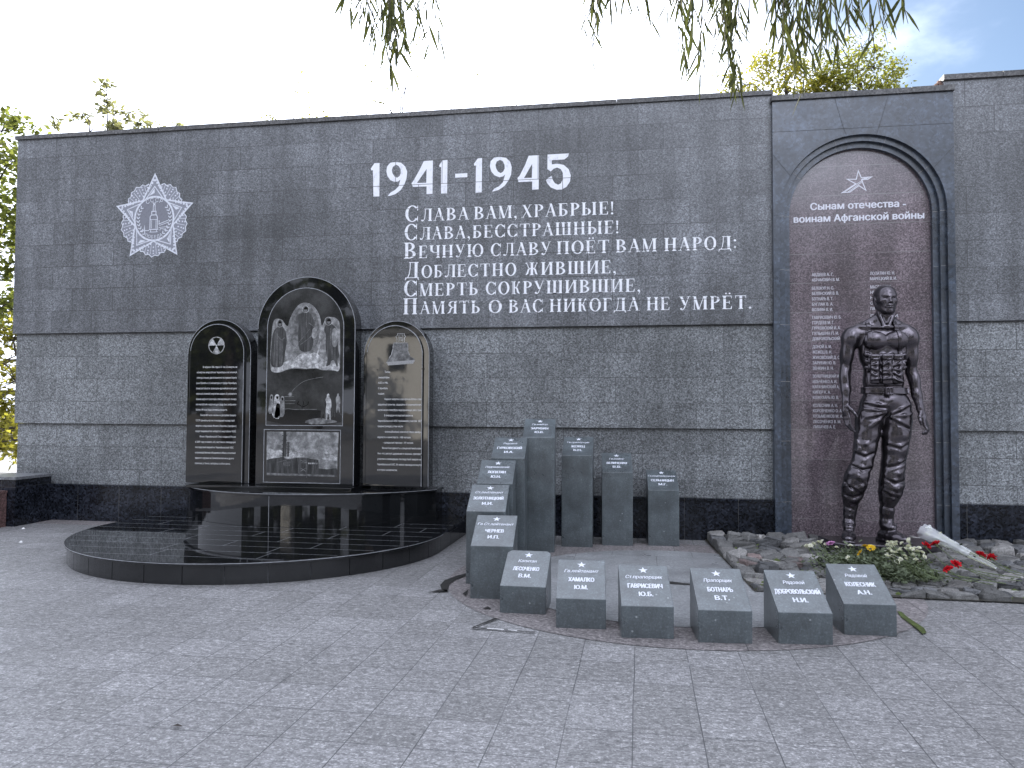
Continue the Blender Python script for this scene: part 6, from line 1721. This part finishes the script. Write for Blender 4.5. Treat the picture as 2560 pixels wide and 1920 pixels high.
# ---- the willow over the camera: trunk to the right, out of the picture
STR=[(-1.42,3.69,3.66, -1.40,3.70,3.51),(-1.40,3.80,3.71, -1.36,3.83,3.49),(-1.41,4.00,3.83, -1.33,3.87,3.47),(-1.19,3.51,3.54, -1.22,3.61,3.23),(-1.24,3.71,3.65, -1.18,3.63,3.30),(-1.40,4.30,3.98, -1.36,4.29,3.69),(-1.33,4.17,3.91, -1.30,4.16,3.68),(-1.21,4.01,3.81, -1.15,3.91,3.62),(-1.10,4.01,3.80, -1.09,4.12,3.59),(-1.13,3.92,3.76, -1.12,3.99,3.48),(-1.61,4.04,3.86, -1.54,3.91,3.70),(-0.25,4.11,3.79, -0.32,4.13,3.63),(-0.20,3.74,3.58, -0.23,3.60,3.21),(-0.13,4.19,3.82, -0.11,4.18,3.57),(-0.08,4.08,3.75, -0.10,4.19,3.68),(-0.02,4.07,3.75, -0.02,4.20,3.75),(0.03,3.82,3.60, 0.07,3.91,3.48),(0.14,3.86,3.62, 0.14,3.99,3.62),(0.22,4.20,3.80, 0.24,4.08,3.37),(0.29,3.61,3.47, 0.27,3.52,3.05),(0.42,4.27,3.82, 0.41,4.25,3.40),(0.43,4.00,3.67, 0.46,3.94,3.18),(0.47,3.91,3.62, 0.49,3.87,3.13),(0.18,3.78,3.57, 0.19,3.81,3.35),(0.55,3.97,3.64, 0.54,4.09,3.54),(0.64,4.05,3.68, 0.69,4.17,3.60),(0.76,4.18,3.74, 0.79,4.33,3.51),(0.78,4.04,3.66, 0.76,3.94,3.16),(0.85,4.19,3.74, 0.88,4.33,3.27),(0.89,4.22,3.75, 0.92,4.24,3.37),(0.91,4.07,3.67, 0.89,3.98,3.38),(0.96,4.17,3.71, 0.97,4.19,3.44),(0.90,3.73,3.48, 0.89,3.60,3.16),(0.73,4.18,3.74, 0.74,4.33,3.69),(1.01,3.57,3.39, 1.06,3.66,3.19),(1.12,3.83,3.52, 1.10,3.72,3.35),(1.20,3.73,3.46, 1.25,3.82,3.39),(1.10,4.20,3.72, 1.06,4.06,3.55)]
will = leafmat('willow_leaf', (0.088,0.098,0.045), 0.36, .8, .4)
wil_b = plain('willow_twig', (0.10,0.085,0.05), 0.7)
W0 = Vector((4.1,1.2,0))
wt = thing('weeping_willow', W0, 'weeping willow whose leafy twigs hang into the top of the picture', 'tree')
tb = MB()
tb.tube([(4.1,1.2,0),(4.05,1.2,1.6),(4.0,1.35,3.2),(3.7,1.7,4.6),(3.0,2.4,5.4)],[.26,.22,.19,.15,.10],10)
BR = [[(3.7,1.7,4.6),(2.6,2.9,5.0),(1.4,3.7,4.95),(.7,4.05,4.7)],[(3.0,2.4,5.4),(1.6,3.2,5.5),(.1,3.8,5.15),(-1.35,3.95,4.75)],[(3.7,1.7,4.6),(2.4,3.2,4.8),(1.3,3.95,4.55)],[(2.2,3.1,5.2),(1.0,3.6,5.1),(.3,3.95,4.75)]]
for p in BR: tb.tube(p,[.09,.06,.035,.015][:len(p)],7)
at_origin(tb.build('trunk', bark, wt, smooth=True), wt)
STR2 = []
for (ax,ay,az,ex,ey,ez) in STR:
    STR2.append((ax,ay,az,ex,ey,ez))
    dense = (-1.45 < ax < -1.25) or (.2 < ax < .5) or (.7 < ax < 1.0)
    for _ in range(2 if dense else (1 if rt.random() < .5 else 0)):
        dx,dy = rt.uniform(-.06,.06),rt.uniform(-.15,.15); f = rt.uniform(.45,.95)
        STR2.append((ax+dx,ay+dy,az,ax+dx+(ex-ax)*f,ay+dy+(ey-ay)*f,az+(ez-az)*f))
for i,(ax,ay,az,ex,ey,ez) in enumerate(STR2):
    tw = MB(); lv = MB()
    e = Vector((ex,ey,ez)); a = Vector((ax,ay,az)); 
    root = min((Vector(q) for p in BR for q in p[1:]), key=lambda q:(q-a).length+abs(q.z-a.z)*.2)
    up = a+Vector((a.x-e.x,a.y-e.y,0))*.3+Vector((0,0,.35))
    pts = [root, root.lerp(up,.5)+Vector((0,0,.18)), up, a, a.lerp(e,.5)+Vector((rt.uniform(-.015,.015),0,0)), e]
    tw.tube([tuple(p) for p in pts],[.006,.005,.004,.0028,.002,.0012],5)
    ln_ = (a-e).length+.35
    npair = int(ln_/.034)
    for k in range(npair):
        f = k/npair; p = up.lerp(a,min(1,f*ln_/.35)) if f*ln_ < .35 else a.lerp(e,(f*ln_-.35)/max(.01,ln_-.35))
        if rt.random() < .18: continue
        ang = rt.uniform(0,6.28); spread = rt.uniform(.18,.75)
        d = Vector((math.cos(ang)*spread,math.sin(ang)*spread,-1)).normalized()
        l = rt.uniform(.085,.165); w = l*rt.uniform(.042,.066)
        sd = d.cross(Vector((rt.uniform(-1,1),rt.uniform(-1,1),.2))).normalized(); nn = d.cross(sd)
        bend = Vector((0,0,-1))*l*.10
        q = [p, p+d*l*.25+sd*w*.8, p+d*l*.5+sd*w+bend*.3, p+d*l*.8+sd*w*.55+bend*.7, p+d*l+bend*1.2, p+d*l*.8-sd*w*.55+bend*.7, p+d*l*.5-sd*w+bend*.3, p+d*l*.25-sd*w*.8]
        mid = [p+d*l*.25-nn*w*.35, p+d*l*.5-nn*w*.4+bend*.3, p+d*l*.8-nn*w*.25+bend*.7]
        lv.add([tuple(v) for v in q+mid],[(0,1,8),(0,8,7),(1,2,9,8),(8,9,6,7),(2,3,10,9),(9,10,5,6),(3,4,10),(10,4,5)])
    tw_o = at_origin(tw.build('twig', wil_b, wt), wt)
    lo_ = lv.build('leaves', will, tw_o)

# ------------------------------------------------------------------ what faces the monument, seen mirrored in the black stone
fac = plain('pale_plaster', (0.80,0.78,0.73), 0.85, var=0.08, vscale=3)
def building(x0,x1,y,d,h,label,roofc):
    t = thing('facing_building', ((x0+x1)/2,y,0), label, 'building')
    b = MB(); b.box(x0,x1,y-d,y,0,h); at_origin(b.build('walls', fac, t), t)
    b = MB(); b.box(x0-.3,x1+.3,y-d-.3,y+.3,h+.002,h+.35); at_origin(b.build('roof', plain('roof_edge',roofc,.7), t), t)
    n = int((x1-x0)/2.6)
    for fl in range(int(h//3)):
        for k in range(n):
            xc = x0+(k+.5)*(x1-x0)/n
            b = MB(); b.box(xc-.55,xc+.55,y+.002,y+.06,.9+fl*3,2.4+fl*3); at_origin(b.build('window', plain('window_glass',(0.05,0.06,0.07),.1), t), t)
building(-15.6,-11.8,-24,6,6.0,'pale plastered building facing the monument, mirrored bright in the right black stele',(0.2,0.2,0.2))
lf_dark = leafmat('dark_park_leaf', (0.075,0.085,0.035), 0.3, .6, .5)
PT = [(-19.0,-15,1.5,'leafy park tree facing the wall, trunk mirrored in the black platform'),(-5.4,-10.5,1.1,'leafy park tree opposite the black steles, mirrored in their tops'),(-4.2,-17,1.5,'leafy park tree opposite the poem, mirrored in the drum'),
 (-1.2,-13,1.35,'leafy park tree opposite the year numerals'),(2.4,-16,1.45,'leafy park tree opposite the ring of stones'),(11.2,-12,1.35,'leafy park tree opposite the soldier'),(-24,-18,1.6,'leafy park tree opposite the star emblem'),(-30,-14,1.5,'leafy park tree opposite the left end of the wall'),(15,-15,1.5,'leafy park tree opposite the wall right of the niche'),(-11.5,-27.5,1.9,'tall park tree behind the pale facing building')]
for X,Y,s,lab in PT:
    cls = [((X+rt.uniform(-1.3,1.3)*s,Y+rt.uniform(-1,1),(2.9+0.72*k)*s),(1.45*s,1.3*s,.8*s),420) for k in range(7)]
    tree('park_tree',lab,'tree',(X,Y,0),[(X,Y,0),(X+.1,Y,2*s),(X,Y,4*s),(X+.1,Y,6*s),(X,Y,7.4*s)],[(.4,(X+1.4*s,Y,4.6*s),.07),(.5,(X-1.4*s,Y,5.2*s),.07),(.6,(X+1*s,Y+1,6*s),.06)],cls,.42,lf_dark,'park trees facing the monument',.20*s,.65,tw_r=.02)
for k in range(13):  # far row added as a dark belt to quiet the stele reflections
    X,Y,s = -66+8*k+rt.uniform(-1.5,1.5), -42+rt.uniform(-3,3), 2.1
    cls = [((X+rt.uniform(-1.5,1.5)*s,Y,(1.6+1.0*q)*s),(1.7*s,1.2*s,.85*s),260) for q in range(7)]
    tree('park_tree','unseen tall tree in the dense row added opposite the wall to darken the reflections','tree',(X,Y,0),[(X,Y,0),(X+.1,Y,4),(X,Y,9),(X,Y,15)],[(.4,(X+3,Y,9),.12),(.5,(X-3,Y,11),.12)],cls,1.3,lf_dark,'added row of tall trees',.35,.7,twig=False)
